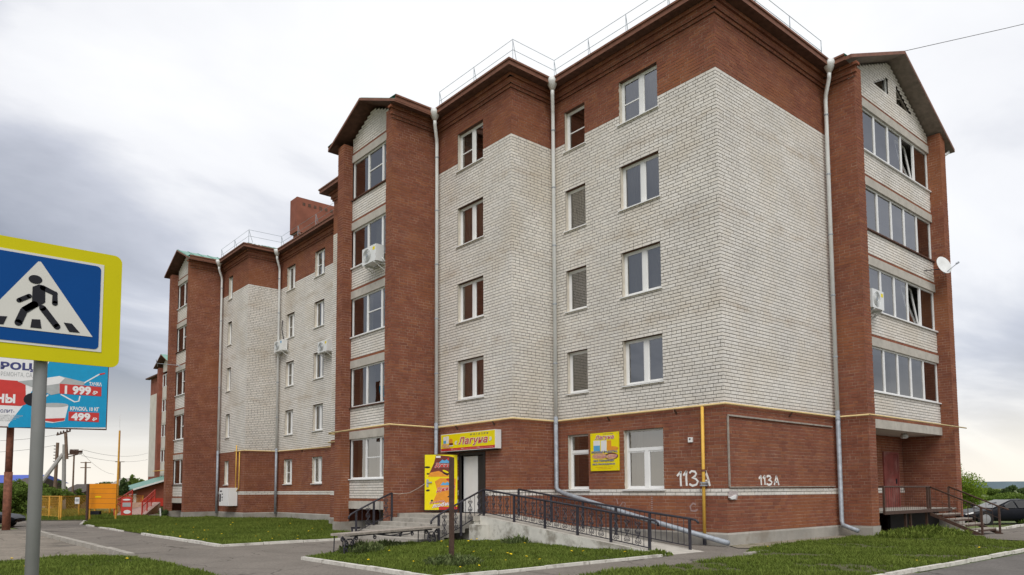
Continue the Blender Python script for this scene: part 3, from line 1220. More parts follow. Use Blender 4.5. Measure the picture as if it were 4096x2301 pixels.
def loggia(fr, a0, a1, b0, b1, edges, seed=0, bars=(), tilted=(), depth=1.5, backm='interior_pale', curts=()):
    """full-width balcony glazing between two piers"""
    W0, W1 = -0.05, -0.11
    fx, fz = 0.055, 0.055
    mb = MB()
    fbox(mb, fr, a0, a1, b1 - fz, b1, W1, W0)
    fbox(mb, fr, a0, a1, b0, b0 + fz, W1, W0)
    E = [a0] + list(edges) + [a1]
    panes = []
    for i, e in enumerate(E):
        l, r = (e, e + fx * 1.3) if i == 0 else ((e - fx * 1.3, e) if i == len(E) - 1 else (e - fx, e + fx))
        fbox(mb, fr, l, r, b0 + fz, b1 - fz, W1, W0 + 0.003)
    for i in range(len(E) - 1):
        p0 = E[i] + (fx * 1.3 if i == 0 else fx)
        p1 = E[i + 1] - (fx * 1.3 if i == len(E) - 2 else fx)
        if i in bars:
            zm = (b0 + b1) / 2 + 0.02
            fbox(mb, fr, p0, p1, zm - 0.02, zm + 0.02, W1 + 0.006, W0 - 0.004)
        panes.append((p0, p1, b0 + fz, b1 - fz, i in tilted))
    win = mb.build('loggia_window', 'pvc', BLD)
    g = random.Random(seed)
    for p0, p1, q0, q1, tl in panes:
        wq = (W0 + W1) / 2
        k = -0.28 if tl else g.uniform(-0.006, 0.006)
        V = [tuple(fr.p(a, b, w)) for a, b, w in ((p0, q0, wq), (p1, q0, wq + k * 0.2), (p1, q1, wq + k), (p0, q1, wq + k * 0.9))]
        mesh_obj('pane', V, [(0, 1, 2, 3)], 'glass_loggia' if abs(fr.n.y) > 0.5 else 'glass', win)
        if tl:
            mb = MB()
            for (i, j) in ((0, 1), (1, 2), (2, 3), (3, 0)):
                mb.bar(V[i], V[j], 0.05, 0.06, up=tuple(fr.n))
            mb.build('sash', 'pvc', win)
    MBs = MB()
    fbox(MBs, fr, a0 + 0.005, a1 - 0.005, b0 - 0.045, b0 - 0.002, W1, 0.07)
    MBs.build('sill', 'pvc' if seed % 3 != 1 else 'soffit', win)
    room(win, fr, a0 - 0.02, a1 + 0.02, b0 - 0.7, b1 + 0.1, W1 - 0.02, -depth, backm)
    for ca, cb, m in curts:
        curtain(win, fr, ca, cb, b0 - 0.1, b1, -0.35, m, max(2, int((cb - ca) * 6)))
    return win


# ---- walls of the near half
f1, f2, fe = fr_front(0), fr_front(-1.92), fr_end(0)
op1 = [(2.06, 3.59, z, z + 1.4) for z in FLOORS] + [(5.12, 6.07, z, z + 1.4) for z in FLOORS] + [(2.10, 3.62, 1.55, 3.35), (5.13, 6.08, 1.55, 3.35)]
brick_wall((0, 0), UF, NF, 6.67, rows_of(STD), op1, (True, False), corbel=True)
brick_wall((0, 0), UR, NE, 6.33, rows_of(STD), (), (True, False), corbel=True)
brick_wall((-1.92, 6.67), UR, NE, 1.92, rows_of(STD), (), (True, False), corbel=True)
op2 = [(8.19 - 6.67, 9.70 - 6.67, z, z + 1.4) for z in FLOORS] + [(8.10 - 6.67, 9.60 - 6.67, 0.75, 2.85)]
brick_wall((-1.92, 6.67), UF, NF, 4.31, rows_of(STD), op2, (True, False), corbel=True)
curts1 = ['tulle', 'tulle', 'tulle', 'none']
for i, z in enumerate(FLOORS):
    window(f1, -3.59, -2.06, z, z + 1.4, 'double', 10 + i, bar=(0,) if i == 0 else None, curt=curts1[i])
    window(f1, -6.07, -5.12, z, z + 1.4, 'single', 20 + i, bar=(0,) if i == 0 else None, curt=('none', 'tulle', 'none', 'none')[i])
    window(f2, -9.70, -8.19, z, z + 1.4, 'double', 30 + i, bar=(0,) if i == 0 else None, curt=('half', 'tulle_plum', 'half', 'tulle_plum')[i])
sw = window(f1, -3.62, -2.10, 1.55, 3.35, 'shop_double', 41, curt='none')
curtain(sw, f1, -2.42, -2.1, 1.5, 3.3, -0.45, 'curtain_beige', 3)
curtain(sw, f1, -3.55, -3.3, 1.5, 3.3, -0.5, 'tulle', 2)
part(sw, 'shelf_frame', 'print_yellow', lambda m: fbox(m, f1, -2.52, -2.46, 1.5, 2.75, -0.6, -0.55))
window(f1, -6.08, -5.13, 1.55, 3.35, 'shop_single', 42, curt='pair')

# end loggia: pier sides and fronts, panels, gable
brick_wall((6.33, 0), (0, -1), NF, 1.05, rows_of(ALLRED), (), (False, True), corbel=True)
brick_wall((6.33, -1.05), UR, NE, 0.52, rows_of(ALLRED), (), (True, True))
brick_wall((13.6, -1.05), UR, NE, 0.5, rows_of(ALLRED), (), (True, True))
brick_wall((13.6, 0.85), (0, -1), NF, 1.9, rows_of([(0.35, 3.55, RED)]), (), (False, True))
brick_wall((13.6, -0.55), (0, -1), NF, 0.5, rows_of([(3.55, 15.45, RED)]), (), (False, True))
brick_wall((6.85, 0.85), UR, NE, 6.75, rows_of([(0.35, 1.35, RED), (1.35, 1.55, WHT), (1.55, 3.65, RED)]), [(4.95, 6.15, 0.75, 2.85)], (False, False))
LOGROWS = []
for k in range(4):
    b = 3.85 + 2.8 * k
    LOGROWS += [(b, RED)] + [(b + 0.1 + 0.1 * i, WHT) for i in range(8)]
GR = (10.22, 17.28, 0.42, 0.52)     # end gable: ridge x, underside height, left and right slope


def clip_end(zm):
    h = GR[1] - 0.08 - zm
    return max(0.0, GR[0] - 6.85 - h / GR[2]), min(6.75, GR[0] - 6.85 + h / GR[3])


def tri1(zm):
    if 15.93 < zm < 16.6:
        t = (zm - 15.93) / 0.68
        return (8.75 + 1.35 * t - 6.85, 10.12 - 6.85)


def tri2(zm):
    if 15.87 < zm < 16.58:
        t = (zm - 15.87) / 0.70
        return (10.8 - 6.85, 12.2 - 1.35 * t - 6.85)


for k in range(4):
    brick_wall((6.85, -0.6), UR, NE, 6.75, LOGROWS[9 * k:9 * k + 9], (), (False, False), name='parapet')
brick_wall((6.85, -0.6), UR, NE, 6.75, [(15.05, RED)] + [(15.15 + 0.1 * i, WHT) for i in range(21)], (tri1, tri2), (False, False), clip=lambda z: clip_end(z) if z > 15.15 else (0, 6.75))
fl = fr_end(-0.6)
for k in range(4):
    z = 4.8 + 2.8 * k
    loggia(fl, 6.86, 13.59, z, z + 1.55, (7.75, 8.87, 10.0, 11.12, 12.27), 50 + k, tilted={1: (4,), 3: (4,)}.get(k, ()), backm='interior_pale' if k % 2 else 'interior',
           curts=[[(9.9, 12.0, 'tulle')], [(8.2, 10.2, 'tulle')], [], []][k])
for k in range(5):
    z = 3.55 + 2.8 * k
    part(BLD, 'floor_slab', 'slab', lambda mb: mb.box((6.852, -0.63, z), (13.598, 0.8 if k == 0 else -0.5, z + 0.3)))
for pts, nm in (([(8.75, 15.93), (10.12, 15.93), (10.12, 16.61)], 'a'), ([(10.8, 15.87), (12.2, 15.87), (10.8, 16.57)], 'b')):
    mb = MB()
    for i in range(3):
        p, q = pts[i], pts[(i + 1) % 3]
        mb.bar(fl.p(*p, -0.1), fl.p(*q, -0.1), 0.06, 0.06, up=(0, 1, 0))
    if nm == 'b':
        mb.bar(fl.p(10.8, 16.1, -0.1), fl.p(11.4, 16.25, -0.1), 0.03, 0.03, up=(0, 1, 0))
    w = mb.build('attic_window', 'pvc' if nm == 'a' else 'wood_grey', BLD)
    mesh_obj('pane', [tuple(fl.p(*p, -0.11)) for p in pts], [(0, 1, 2)], 'glass', w)
    V = [tuple(fl.p(*p, -0.13)) for p in pts] + [tuple(fl.p(*p, -0.5)) for p in pts]
    mesh_obj('room', V, [(3, 4, 5), (0, 1, 4, 3), (1, 2, 5, 4), (2, 0, 3, 5)], 'interior', w)
# entrance door inside the recess
mb = MB()
mb.box((11.8, 0.84, 0.75), (13.0, 0.92, 2.85))
dr = mb.build('entrance_door', 'door_red', BLD)
tag(dr, 'worn dark red metal entrance door in the recess')
part(dr, 'handle', 'black_iron', lambda m: m.box((12.8, 0.80, 1.7), (12.85, 0.84, 1.9)))
part(dr, 'door_frame', 'door_red', lambda m: (m.box((11.72, 0.80, 0.75), (11.8, 0.86, 2.93)), m.box((13.0, 0.80, 0.75), (13.08, 0.86, 2.93)), m.box((11.8, 0.80, 2.85), (13.0, 0.86, 2.93))))
part(BLD, 'ceiling_lamp', 'lamp_glass', lambda m: m.lathe((11.4, -0.1, 3.36), [(0.06, 0), (0.13, 0.03), (0.14, 0.1), (0.09, 0.19)], 12), True)

# loggia bays on the front
def front_bay(y, far):
    """loggia bay projecting from the front, right pier starting at y"""
    cl = 0.9
    brick_wall((-3.9, y), UR, NE, 1.98, rows_of(ALLRED), (), (True, False), corbel=True)
    brick_wall((-3.9, y), UF, NF, 0.45, rows_of(ALLRED), (), (True, True))
    brick_wall((-3.9, y + 3.72), UR, NE, 0.4, rows_of(ALLRED), (), (True, False))
    brick_wall((-3.9, y + 3.72), UF, NF, 0.5, rows_of(ALLRED), (), (True, True))
    for rw in [[(1.15, RED)] + [(1.25 + 0.1 * i, WHT) for i in range(7)]] + [LOGROWS[9 * k:9 * k + 9] for k in range(4)]:
        brick_wall((-3.5, y + 0.45), UF, NF, 3.27, rw, (), (False, False), name='parapet')
    yr, zr, sl = y + 2.11, 16.52, 0.43

    def cg(zm):
        h = (zr - 0.12 - zm) / sl
        return max(0.0, yr - y - 0.45 - h), min(3.27, yr - y - 0.45 + h)
    brick_wall((-3.5, y + 0.45), UF, NF, 3.27, [(15.05, RED)] + [(15.15 + 0.1 * i, WHT) for i in range(13)], (), (False, False), clip=lambda z: cg(z) if z > 15.15 else (0, 3.27))
    fp = fr_front(-3.5)
    for k in range(5):
        z = 2.0 + 2.8 * k
        bars = {0: (1,), 2: (1,), 4: (1,)}.get(k, ()) if not far else {0: (), 1: (1,), 2: (1,), 3: (1,)}.get(k, ())
        cts = [[(-y - 3.7, -y - 2.9, 'curtain_beige'), (-y - 2.2, -y - 1.7, 'curtain_white')], [(-y - 3.6, -y - 2.4, 'tulle')], [(-y - 3.4, -y - 2.6, 'curtain_white')], [(-y - 2.4, -y - .5, 'tulle')], []][k]
        if far:
            cts = [[(-y - 3.0, -y - 2.6, 'curtain_plum'), (-y - 1.6, -y - 0.5, 'tulle')], [(-y - 3.3, -y - 3.0, 'curtain_plum')], [(-y - 2.4, -y - 0.5, 'tulle')], [(-y - 3.6, -y - 2.5, 'curtain_beige')], []][k]
        loggia(fp, -y - 3.715, -y - 0.455, z, z + 1.55 + (0.0 if k else 0.0), (-y - 2.5, -y - 1.42), 60 + k + far * 7, bars=bars, backm='interior', curts=cts)
    for k in range(6):
        z = 0.85 + 2.8 * k - (0.1 if k else 0)
        h = 0.3
        part(BLD, 'floor_slab', 'slab', lambda mb: mb.box((-3.53, y + 0.452, z), (-3.3 if k else -2.0, y + 3.718, z + h)))
    # gable roof of the bay
    for sgn in (-1, 1):
        ye = yr + sgn * 2.6
        ze = zr - 2.6 * sl
        V = [(-4.12, yr, zr), (-4.12, ye, ze), (3.5, ye, ze), (3.5, yr, zr)]
        V += [(a, b, c + 0.1) for a, b, c in V]
        F = [(0, 1, 2, 3), (7, 6, 5, 4), (0, 4, 5, 1), (1, 5, 6, 2)]
        r = mesh_obj('gable_roof', V, F, ['soffit', 'roof_green', 'fascia'], BLD, mi=[0, 1, 2, 2])
        for i in range(12):
            x = -4.05 + 0.6 * i
            mbs = MB()
            mbs.bar((x, yr, zr + 0.115), (x, ye, ze + 0.115), 0.025, 0.035)
            mbs.build('roof_seam', 'roof_green', r)
    # plain sides that the street does not see
    mb = MB()
    mb.box((-3.88, y + 4.19, 0.35), (-1.9, y + 4.21, 15.45))
    mb.box((-3.48, y + 0.44, 0.35), (-3.46, y + 0.46, 0.85))
    mb.build('side_wall', 'brick_far_red', BLD)
    part(BLD, 'loggia_back', 'interior', lambda m: m.box((-2.1, y + 0.4, -0.2), (-2.0, y + 3.8, 0.9)))
    part(BLD, 'pier_footing', 'foundation', lambda m: m.box((-3.93, y - 0.03, -0.3), (-1.95, y + 0.47, 0.345)))
    part(BLD, 'pier_footing', 'foundation', lambda m: m.box((-3.93, y + 3.69, -0.3), (-1.95, y + 4.25, 0.345)))


front_bay(10.98, False)
front_bay(34.26, True)

# rest of the front, receding
brick_wall((-1.92, 15.2), UF, NF, 4.31, rows_of(STD), (), (False, True), corbel=True)
op3 = [(a - 19.5, b - 19.5, z, z + 1.4) for a, b in ((24.32, 25.5), (28.05, 29.15)) for z in FLOORS + (1.95,)]
brick_wall((0, 19.5), UF, NF, 10.57, rows_of(STD), op3, (False, False), corbel=True)
brick_wall((-1.92, 30.07), UR, NE, 1.92, rows_of(STD), (), (True, False), corbel=True)
op4 = [(32.62 - 30.07, 33.3 - 30.07, z, z + 1.4) for z in FLOORS + (1.95,)]
brick_wall((-1.92, 30.07), UF, NF, 4.19, rows_of(STD), op4, (True, False), corbel=True)
for i, z in enumerate(FLOORS + (1.95,)):
    window(f1, -25.5, -24.32, z, z + 1.4, 'double', 70 + i, bar=(0,) if i == 0 else None)
    window(f1, -29.15, -28.05, z, z + 1.4, 'double', 80 + i, bar=(0,) if i in (1, 2, 4) else None)
    window(f2, -33.3, -32.62, z, z + 1.4, 'single', 90 + i, bar=(0,) if i != 1 else None)
finish_walls(BLD)

# closing walls away from the street
mb = MB()
mb.box((14.08, -1.04, 0), (14.1, 49, 15.45))
mb.box((0, 48.9, 0), (14.1, 49, 15.45))
mb.box((-1.92, 38.5, 0), (-1.9, 43, 15.45))
mb.box((-1.9, 42.98, 0), (0.02, 43.0, 15.45))
mb.box((0.0, 43, 0), (0.02, 49, 15.45))
mb.box((-1.9, 19.48, 0.35), (-0.01, 19.5, 15.45))
mb.box((6.86, -0.5, 0.3), (6.84, 0.9, 3.6))
mb.build('rear_wall', 'brick_far_red', BLD)


def sweep(name, mats, path, prof, mi, parent=BLD):
    """carry a profile of (outward offset, height) along a path, outside on its left, mitred"""
    n = len(path)
    offs = []
    for i in range(n):
        ns = []
        for a, b in ((i - 1, i), (i, i + 1)):
            if 0 <= a and b < n:
                d = Vector((path[b][0] - path[a][0], path[b][1] - path[a][1])).normalized()
                ns.append(Vector((-d.y, d.x)))
        m = ns[0] if len(ns) == 1 else (ns[0] + ns[1]) / (1 + ns[0].dot(ns[1]))
        offs.append(m)
    V, F, I = [], [], []
    k = len(prof)
    for p, m in zip(path, offs):
        V += [(p[0] + m.x * o, p[1] + m.y * o, z) for o, z in prof]
    for i in range(n - 1):
        for j in range(k - 1):
            F.append((i * k + j, i * k + j + 1, (i + 1) * k + j + 1, (i + 1) * k + j))
            I.append(mi[j])
    return mesh_obj(name, V, F, mats, parent, mi=I)


E1 = [(6.33, -1.0), (6.33, 0), (0, 0), (0, 6.67), (-1.92, 6.67), (-1.92, 10.98), (-4.1, 10.98)]
E2 = [(-4.1, 15.2), (-1.92, 15.2), (-1.92, 19.51), (0, 19.51), (0, 30.07), (-1.92, 30.07), (-1.92, 34.26), (-4.1, 34.26)]
EAVE = [(-0.2, 15.452), (0.5, 15.452), (0.5, 15.60), (0.54, 15.60), (0.54, 15.66), (0.0, 15.70)]
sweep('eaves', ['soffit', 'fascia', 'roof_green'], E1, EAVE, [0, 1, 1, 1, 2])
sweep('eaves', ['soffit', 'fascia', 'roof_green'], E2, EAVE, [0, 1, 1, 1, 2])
FND = [(0.03, -0.4), (0.03, 0.30), (0.0, 0.348), (-0.2, 0.348)]
sweep('foundation', ['foundation'], [(6.33, -1.05), (6.33, 0), (0, 0), (0, 6.67), (-1.92, 6.67), (-1.92, 10.98)], FND, [0, 0, 0])
sweep('foundation', ['foundation'], [(-1.92, 15.2), (-1.92, 19.51), (0, 19.51), (0, 30.07), (-1.92, 30.07), (-1.92, 34.26)], FND, [0, 0, 0])
for lo_, hi_ in (((6.31, -1.07, -0.3), (6.88, -0.01, 0.343)), ((13.57, -1.08, -0.5), (14.13, 0.9, 0.345)), ((6.88, 0.82, -0.3), (13.57, 0.9, 0.34))):
    part(BLD, 'pier_footing', 'foundation', lambda m: m.box(lo_, hi_))

# roofs
def hip(name, x0, x1, y0, y1, z, s, along):
    h = (min(x1 - x0, y1 - y0) / 2) * s
    if along == 'y':
        c, m = (x0 + x1) / 2, (x1 - x0) / 2
        R = [(c, y0 + m, z + h), (c, y1 - m, z + h)]
        F = [(0, 1, 4), (1, 2, 5, 4), (2, 3, 5), (3, 0, 4, 5)]
    else:
        c, m = (y0 + y1) / 2, (y1 - y0) / 2
        R = [(x0 + m, c, z + h), (x1, c, z + h)]
        F = [(3, 0, 4), (0, 1, 5, 4), (2, 3, 4, 5), (1, 2, 5)]
    return mesh_obj(name, [(x0, y0, z), (x1, y0, z), (x1, y1, z), (x0, y1, z)] + R, F, 'roof_green', BLD)


hip('roof', -0.45, 14.6, -0.45, 49.4, 15.68, 0.36, 'y')
hip('roof', -2.37, 3.5, 6.22, 11.43, 15.68, 0.36, 'x')
hip('roof', -2.37, 3.5, 14.75, 19.96, 15.68, 0.36, 'x')
rf = hip('roof', -2.37, 3.5, 29.62, 34.71, 15.68, 0.36, 'x')
for i in range(7):
    t = (i + 0.5) / 7
    MB().bar((-2.37 + 2.5 * t, 29.62, 15.70), (-2.37 + 2.5 * t + 0.35, 29.62 + 2.4 * min(1, t * 1.3), 15.70 + 0.864 * min(1, t * 1.3)), 0.03, 0.03).build('roof_seam', 'roof_green', rf)
# end gable roof over the loggia column
for sgn in (-1, 1):
    xe = GR[0] + sgn * (4.36 if sgn < 0 else 4.5)
    ze = GR[1] - abs(xe - GR[0]) * GR[2 if sgn < 0 else 3]
    V = [(GR[0], -1.2, GR[1]), (xe, -1.2, ze), (xe, 6, ze), (GR[0], 6, GR[1])]
    V += [(a, b, c + 0.12) for a, b, c in V]
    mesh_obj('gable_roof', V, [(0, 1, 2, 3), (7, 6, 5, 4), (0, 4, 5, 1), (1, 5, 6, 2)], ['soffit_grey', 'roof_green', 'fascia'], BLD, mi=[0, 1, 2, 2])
part(BLD, 'gutter_outlet', 'white_metal', lambda m: m.tube([(14.62, -1.0, 15.15), (14.6, -1.0, 14.95), (14.3, -0.9, 14.75)], 0.06, 8), True)

# chimney block on the roof
ch = part(BLD, 'chimney', 'brick_far_red', lambda m: (m.box((0.75, 29.5, 15.9), (6.2, 30.15, 16.95)), m.box((0.6, 29.35, 16.95), (6.4, 30.3, 19.05))))
for i in range(14):
    part(ch, 'vent', 'soffit', lambda m: m.box((0.95 + i * 0.36, 29.335, 18.6), (1.12 + i * 0.36, 29.36, 18.78)))
for i in range(15):
    part(ch, 'dentil', 'brick_far_red', lambda m: m.box((0.7 + i * 0.38, 29.37, 16.8), (0.88 + i * 0.38, 29.52, 16.95)))

# roof edge railing
def roof_rail(path, spacing, z):
    root = None
    pts = []
    for (x0, y0), (x1, y1) in zip(path, path[1:]):
        L = math.hypot(x1 - x0, y1 - y0)
        k = max(1, round(L / spacing))
        pts += [(x0 + (x1 - x0) * i / k, y0 + (y1 - y0) * i / k) for i in range(k)]
    pts.append(path[-1])
    mb = MB()
    for h in (0.36, 0.72):
        mb.tube([(x, y, z + h) for x, y in pts], 0.010, 4)
    rr = mb.build('roof_railing', 'galvanised', BLD)
    for x, y in pts:
        m2 = MB()
        m2.tube([(x, y, z - 0.05), (x, y, z + 0.73)], 0.014, 4)
        m2.tube([(x + 0.28, y + 0.12, z + 0.05), (x, y, z + 0.71)], 0.012, 4)
        m2.build('railing_post', 'galvanised', rr)


roof_rail([(5.9, -0.2), (-0.2, -0.2), (-0.2, 6.35), (-2.1, 6.35), (-2.1, 10.6)], 1.75, 15.78)
roof_rail([(-0.2, 20.5), (-0.2, 29.6), (-2.1, 29.7), (-2.1, 34.2)], 2.6, 15.78)

# downpipes
def downpipe(x, y, out, zsplit, zend, tail=None, n_clamp=6):
    """out = direction away from the corner towards the eave edge"""
    ox, oy = out
    mb = MB()
    mb.tube([(x + ox * 0.42, y + oy * 0.42, 15.62), (x + ox * 0.42, y + oy * 0.42, 15.5), (x + ox * 0.40, y + oy * 0.40, 15.26)], [0.21, 0.19, 0.075], 10)
    mb.tube([(x + ox * 0.40, y + oy * 0.40, 15.3), (x + ox * 0.38, y + oy * 0.38, 15.1), (x + ox * 0.04, y + oy * 0.04, 14.7), (x, y, 14.5), (x, y, zsplit)], 0.066, 10)
    dp = mb.build('downpipe', 'white_metal', BLD, True)
    mb = MB()
    mb.tube([(x, y, zsplit + 0.05), (x, y, zend)] + (tail or []), 0.072, 10)
    mb.build('lower_pipe', 'galvanised', dp, True)
    for i in range(n_clamp):
        z = 14.0 - i * 2.05
        mb = MB()
        mb.tube([(x, y, z), (x, y, z + 0.04)], 0.08, 10)
        mb.tube([(x, y, z + 0.02), (x - oy * 0 - ox * 0.12, y - oy * 0.12, z + 0.02)], 0.012, 5)
        mb.build('clamp', 'galvanised', dp)


downpipe(6.15, -0.16, (-0.75, -0.75), 4.0, 0.5, [(6.1, -0.22, 0.36), (6.0, -0.75, 0.2)])
downpipe(-0.16, 6.48, (-0.75, -0.75), 3.95, 1.62, [(-0.17, 6.40, 1.52), (-0.2, 6.1, 1.42), (-0.24, 2.9, 0.72), (-0.28, -0.2, 0.1)])
downpipe(-2.08, 10.80, (-0.75, -0.75), 3.95, 0.85)
downpipe(-0.16, 29.88, (-0.75, -0.75), 3.95, 0.25)
downpipe(-2.08, 34.06, (-0.75, -0.75), 3.95, 0.25)

# shop doorway in the front wall
mb = MB()
fbox(mb, f2, -9.60, -9.48, 0.75, 2.85, -0.16, 0.02)
fbox(mb, f2, -8.22, -8.10, 0.75, 2.85, -0.16, 0.02)
fbox(mb, f2, -9.48, -8.22, 2.75, 2.85, -0.16, 0.02)
sd = mb.build('shop_doorway', 'door_black', BLD)
room(sd, f2, -9.48, -8.22, 0.72, 2.75, -0.02, -1.3, 'interior_pale')
part(sd, 'inner_door', 'door_white', lambda m: m.prism(f2, [(-9.48, 0.78), (-8.62, 0.78), (-8.62, 2.72), (-9.48, 2.72)], -0.14, -0.11))
part(sd, 'side_leaf', 'door_black', lambda m: m.prism(f2, [(-8.62, 0.78), (-8.22, 0.78), (-8.22, 2.72), (-8.62, 2.72)], -0.13, -0.08))
# the open leaf, with its printed advert
LF = Frame((-2.97, 10.22, 0), Vector((0.97, -0.62, 0)))
leaf = part(BLD, 'shop_door', 'door_black', lambda m: m.prism(LF, [(0, 0.82), (1.16, 0.82), (1.16, 2.80), (0, 2.80)], -0.06, 0))
tag(leaf, 'open shop door covered with a yellow sunflower seed advert')


def pp(parent, name, m, fr, pts, w):
    mb = MB()
    mb.prism(fr, pts, 0.0, w)
    return mb.build(name, m, parent)


def ell(cx, cy, rx, ry, n=18, rot=0.0):
    c, s = math.cos(rot), math.sin(rot)
    return [(cx + rx * math.cos(t) * c - ry * math.sin(t) * s, cy + rx * math.cos(t) * s + ry * math.sin(t) * c) for t in [2 * math.pi * i / n for i in range(n)]]


def R4(a0, b0, a1, b1):
    return [(a0, b0), (a1, b0), (a1, b1), (a0, b1)]


pp(leaf, 'poster', 'print_yellow', LF, R4(0.01, 0.86, 1.15, 2.79), 0.003)
pp(leaf, 'upper_packet', 'print_brown', LF, [(0.30, 2.02), (1.02, 2.10), (1.02, 2.70), (0.86, 2.74), (0.40, 2.78), (0.33, 2.5), (0.16, 2.12)], 0.005)
pp(leaf, 'lower_packet', 'print_orange', LF, [(0.30, 1.15), (1.05, 1.0), (1.1, 1.95), (0.55, 1.97), (0.36, 1.85), (0.46, 1.5)], 0.005)
pp(leaf, 'stripe', 'print_orange', LF, [(0.12, 2.02), (0.95, 2.02), (0.5, 2.22), (0.2, 2.16)], 0.007)
for (cx, cy, rx, ry, ro) in ((0.1, 2.35, 0.1, 0.035, 0.0), (0.12, 2.12, 0.05, 0.03, 0), (0.12, 1.54, 0.07, 0.035, 0.1), (0.26, 1.18, 0.04, 0.035, 0.6), (0.72, 2.12, 0.12, 0.025, -0.5), (0.9, 1.33, 0.1, 0.03, 0.2), (0.85, 2.15, 0.09, 0.02, 0.7)):
    pp(leaf, 'seed', 'sign_black', LF, ell(cx, cy, rx, ry, 10, ro), 0.009)
pp(leaf, 'mountain', 'print_sky', LF, [(0.5, 2.5), (0.62, 2.62), (0.7, 2.58), (0.78, 2.63), (0.92, 2.5)], 0.008)
pp(leaf, 'mountain', 'print_sky', LF, [(0.55, 1.72), (0.65, 1.83), (0.72, 1.79), (0.8, 1.84), (0.95, 1.72)], 0.008)
pp(leaf, 'corn', 'print_yellow', LF, ell(0.74, 2.2, 0.12, 0.035, 10, -0.4), 0.010)
pp(leaf, 'badge', 'print_white', LF, R4(0.40, 2.68, 0.56, 2.75), 0.008)
pp(leaf, 'badge', 'print_red', LF, ell(0.86, 2.64, 0.07, 0.045), 0.009)
pp(leaf, 'badge', 'print_red', LF, ell(0.83, 1.92, 0.07, 0.045), 0.009)
text(leaf, 'letters', 'Джинн', LF, 0.36, 2.33, 1.04, 2.50, 'print_red', 0.013, 0.15, 0.03, ('print_white', 0.035))
LF2 = Frame(LF.p(0, 0), LF.r + Vector((0, 0, 0.16)), Vector((0, 0, 1)))
text(leaf, 'letters', 'Джинн', LF2, 0.42, 1.39, 1.08, 1.56, 'print_red', 0.013, 0.15, 0.03, ('print_white', 0.035))
pp(leaf, 'panel', 'print_red', LF, R4(0.5, 0.86, 1.15, 0.97), 0.006)
text(leaf, 'letters', 'Знаем,', LF2, 0.18, 1.02, 0.72, 1.11, 'print_red', 0.013, 0.2, 0.02, ('print_white', 0.03))
text(leaf, 'letters', 'любим', LF2, 0.27, 0.88, 1.0, 1.02, 'print_white', 0.015, 0.2, 0.04, ('print_red', 0.03))
part(leaf, 'handle', 'galvanised', lambda m: m.prism(LF, R4(0.07, 1.66, 0.14, 1.93), 0.003, 0.02))
part(leaf, 'lever', 'galvanised', lambda m: m.prism(LF, R4(0.09, 1.80, 0.26, 1.84), 0.03, 0.05))
for z in (2.6, 1.9, 1.1):
    part(leaf, 'hinge', 'galvanised', lambda m: m.tube([LF.p(1.17, z, -0.02), LF.p(1.17, z + 0.12, -0.02)], 0.018, 6))
# ------------------------------------------------------------------ gas main
def gas():
    g = thing('gas_pipe', 'cream gas main running round the block above the ground floor with yellow riser', 'pipe', (-0.1, 0.66, 0))
    z, o = 3.86, 0.085
    p1 = [(14.5, -1.17, z - 0.02), (6.2, -1.17, z), (6.22, -0.12, z)]
    path = [(6.22 + 0.02, -1.15, z), (6.24, -o, z), (-o, -o, z), (-o, 6.58, z), (-2.0, 6.58, z), (-2.0, 10.88, z - 0.02), (-4.0, 10.88, z), (-4.0, 15.5, z - 0.03)]
    part(g, 'main', 'gas_cream', lambda m: m.tube(path, 0.03, 8), True)
    part(g, 'branch', 'gas_cream', lambda m: m.tube(p1[:2], 0.025, 8), True)
    part(g, 'main', 'gas_cream', lambda m: m.tube([(-4.0, 15.5, z - 0.05), (-2.0, 15.6, 3.75), (-2.0, 19.6, 3.75), (-o, 19.6, 3.75), (-o, 29.98, 3.85), (-2.0, 29.98, 3.85), (-2.0, 31.5, 3.85)], 0.03, 8), True)
    part(g, 'riser', 'gas_yellow', lambda m: m.tube([(-o, 0.66, z - 0.03), (-o - 0.02, 0.67, 0.16)], 0.045, 10), True)
    part(g, 'sleeve', 'black_iron', lambda m: m.tube([(-o - 0.02, 0.67, 0.18), (-o - 0.02, 0.67, -0.3)], 0.05, 10), True)
    part(g, 'flange', 'galvanised', lambda m: (m.tube([(-o - 0.01, 0.665, 1.62), (-o - 0.01, 0.665, 1.66)], 0.11, 12), m.tube([(-o - 0.01, 0.665, 1.69), (-o - 0.01, 0.665, 1.73)], 0.11, 12)))
    part(g, 'band', 'rust', lambda m: m.tube([(-o - 0.01, 0.665, 2.02), (-o - 0.01, 0.665, 2.08)], 0.054, 10))
    part(g, 'riser', 'gas_yellow', lambda m: m.tube([(-2.0, 31.17, 4.2), (-2.0, 31.17, 1.6)], 0.03, 8), True)
    part(g, 'riser', 'gas_yellow', lambda m: m.tube([(-2.0, 30.66, 3.8), (-2.0, 30.66, 1.75), (-2.0, 31.1, 1.5)], 0.03, 8), True)
    part(g, 'riser', 'gas_yellow', lambda m: m.tube([(-2.0, 15.6, 3.75), (-2.0, 15.62, 2.2)], 0.025, 8), True)
    for (x, y) in ((3.4, 0), (0, 1.6), (0, 4.2), (-1.92, 7.6), (-1.92, 9.7), (0, 22), (0, 26.7)):
        wx = y == 0 and x > 0
        part(g, 'bracket', 'brown_iron', lambda m: m.bar((x, y, z - 0.16), (x - (0 if wx else 0.1), y - (0.1 if wx else 0), z - 0.03), 0.04, 0.03))


gas()

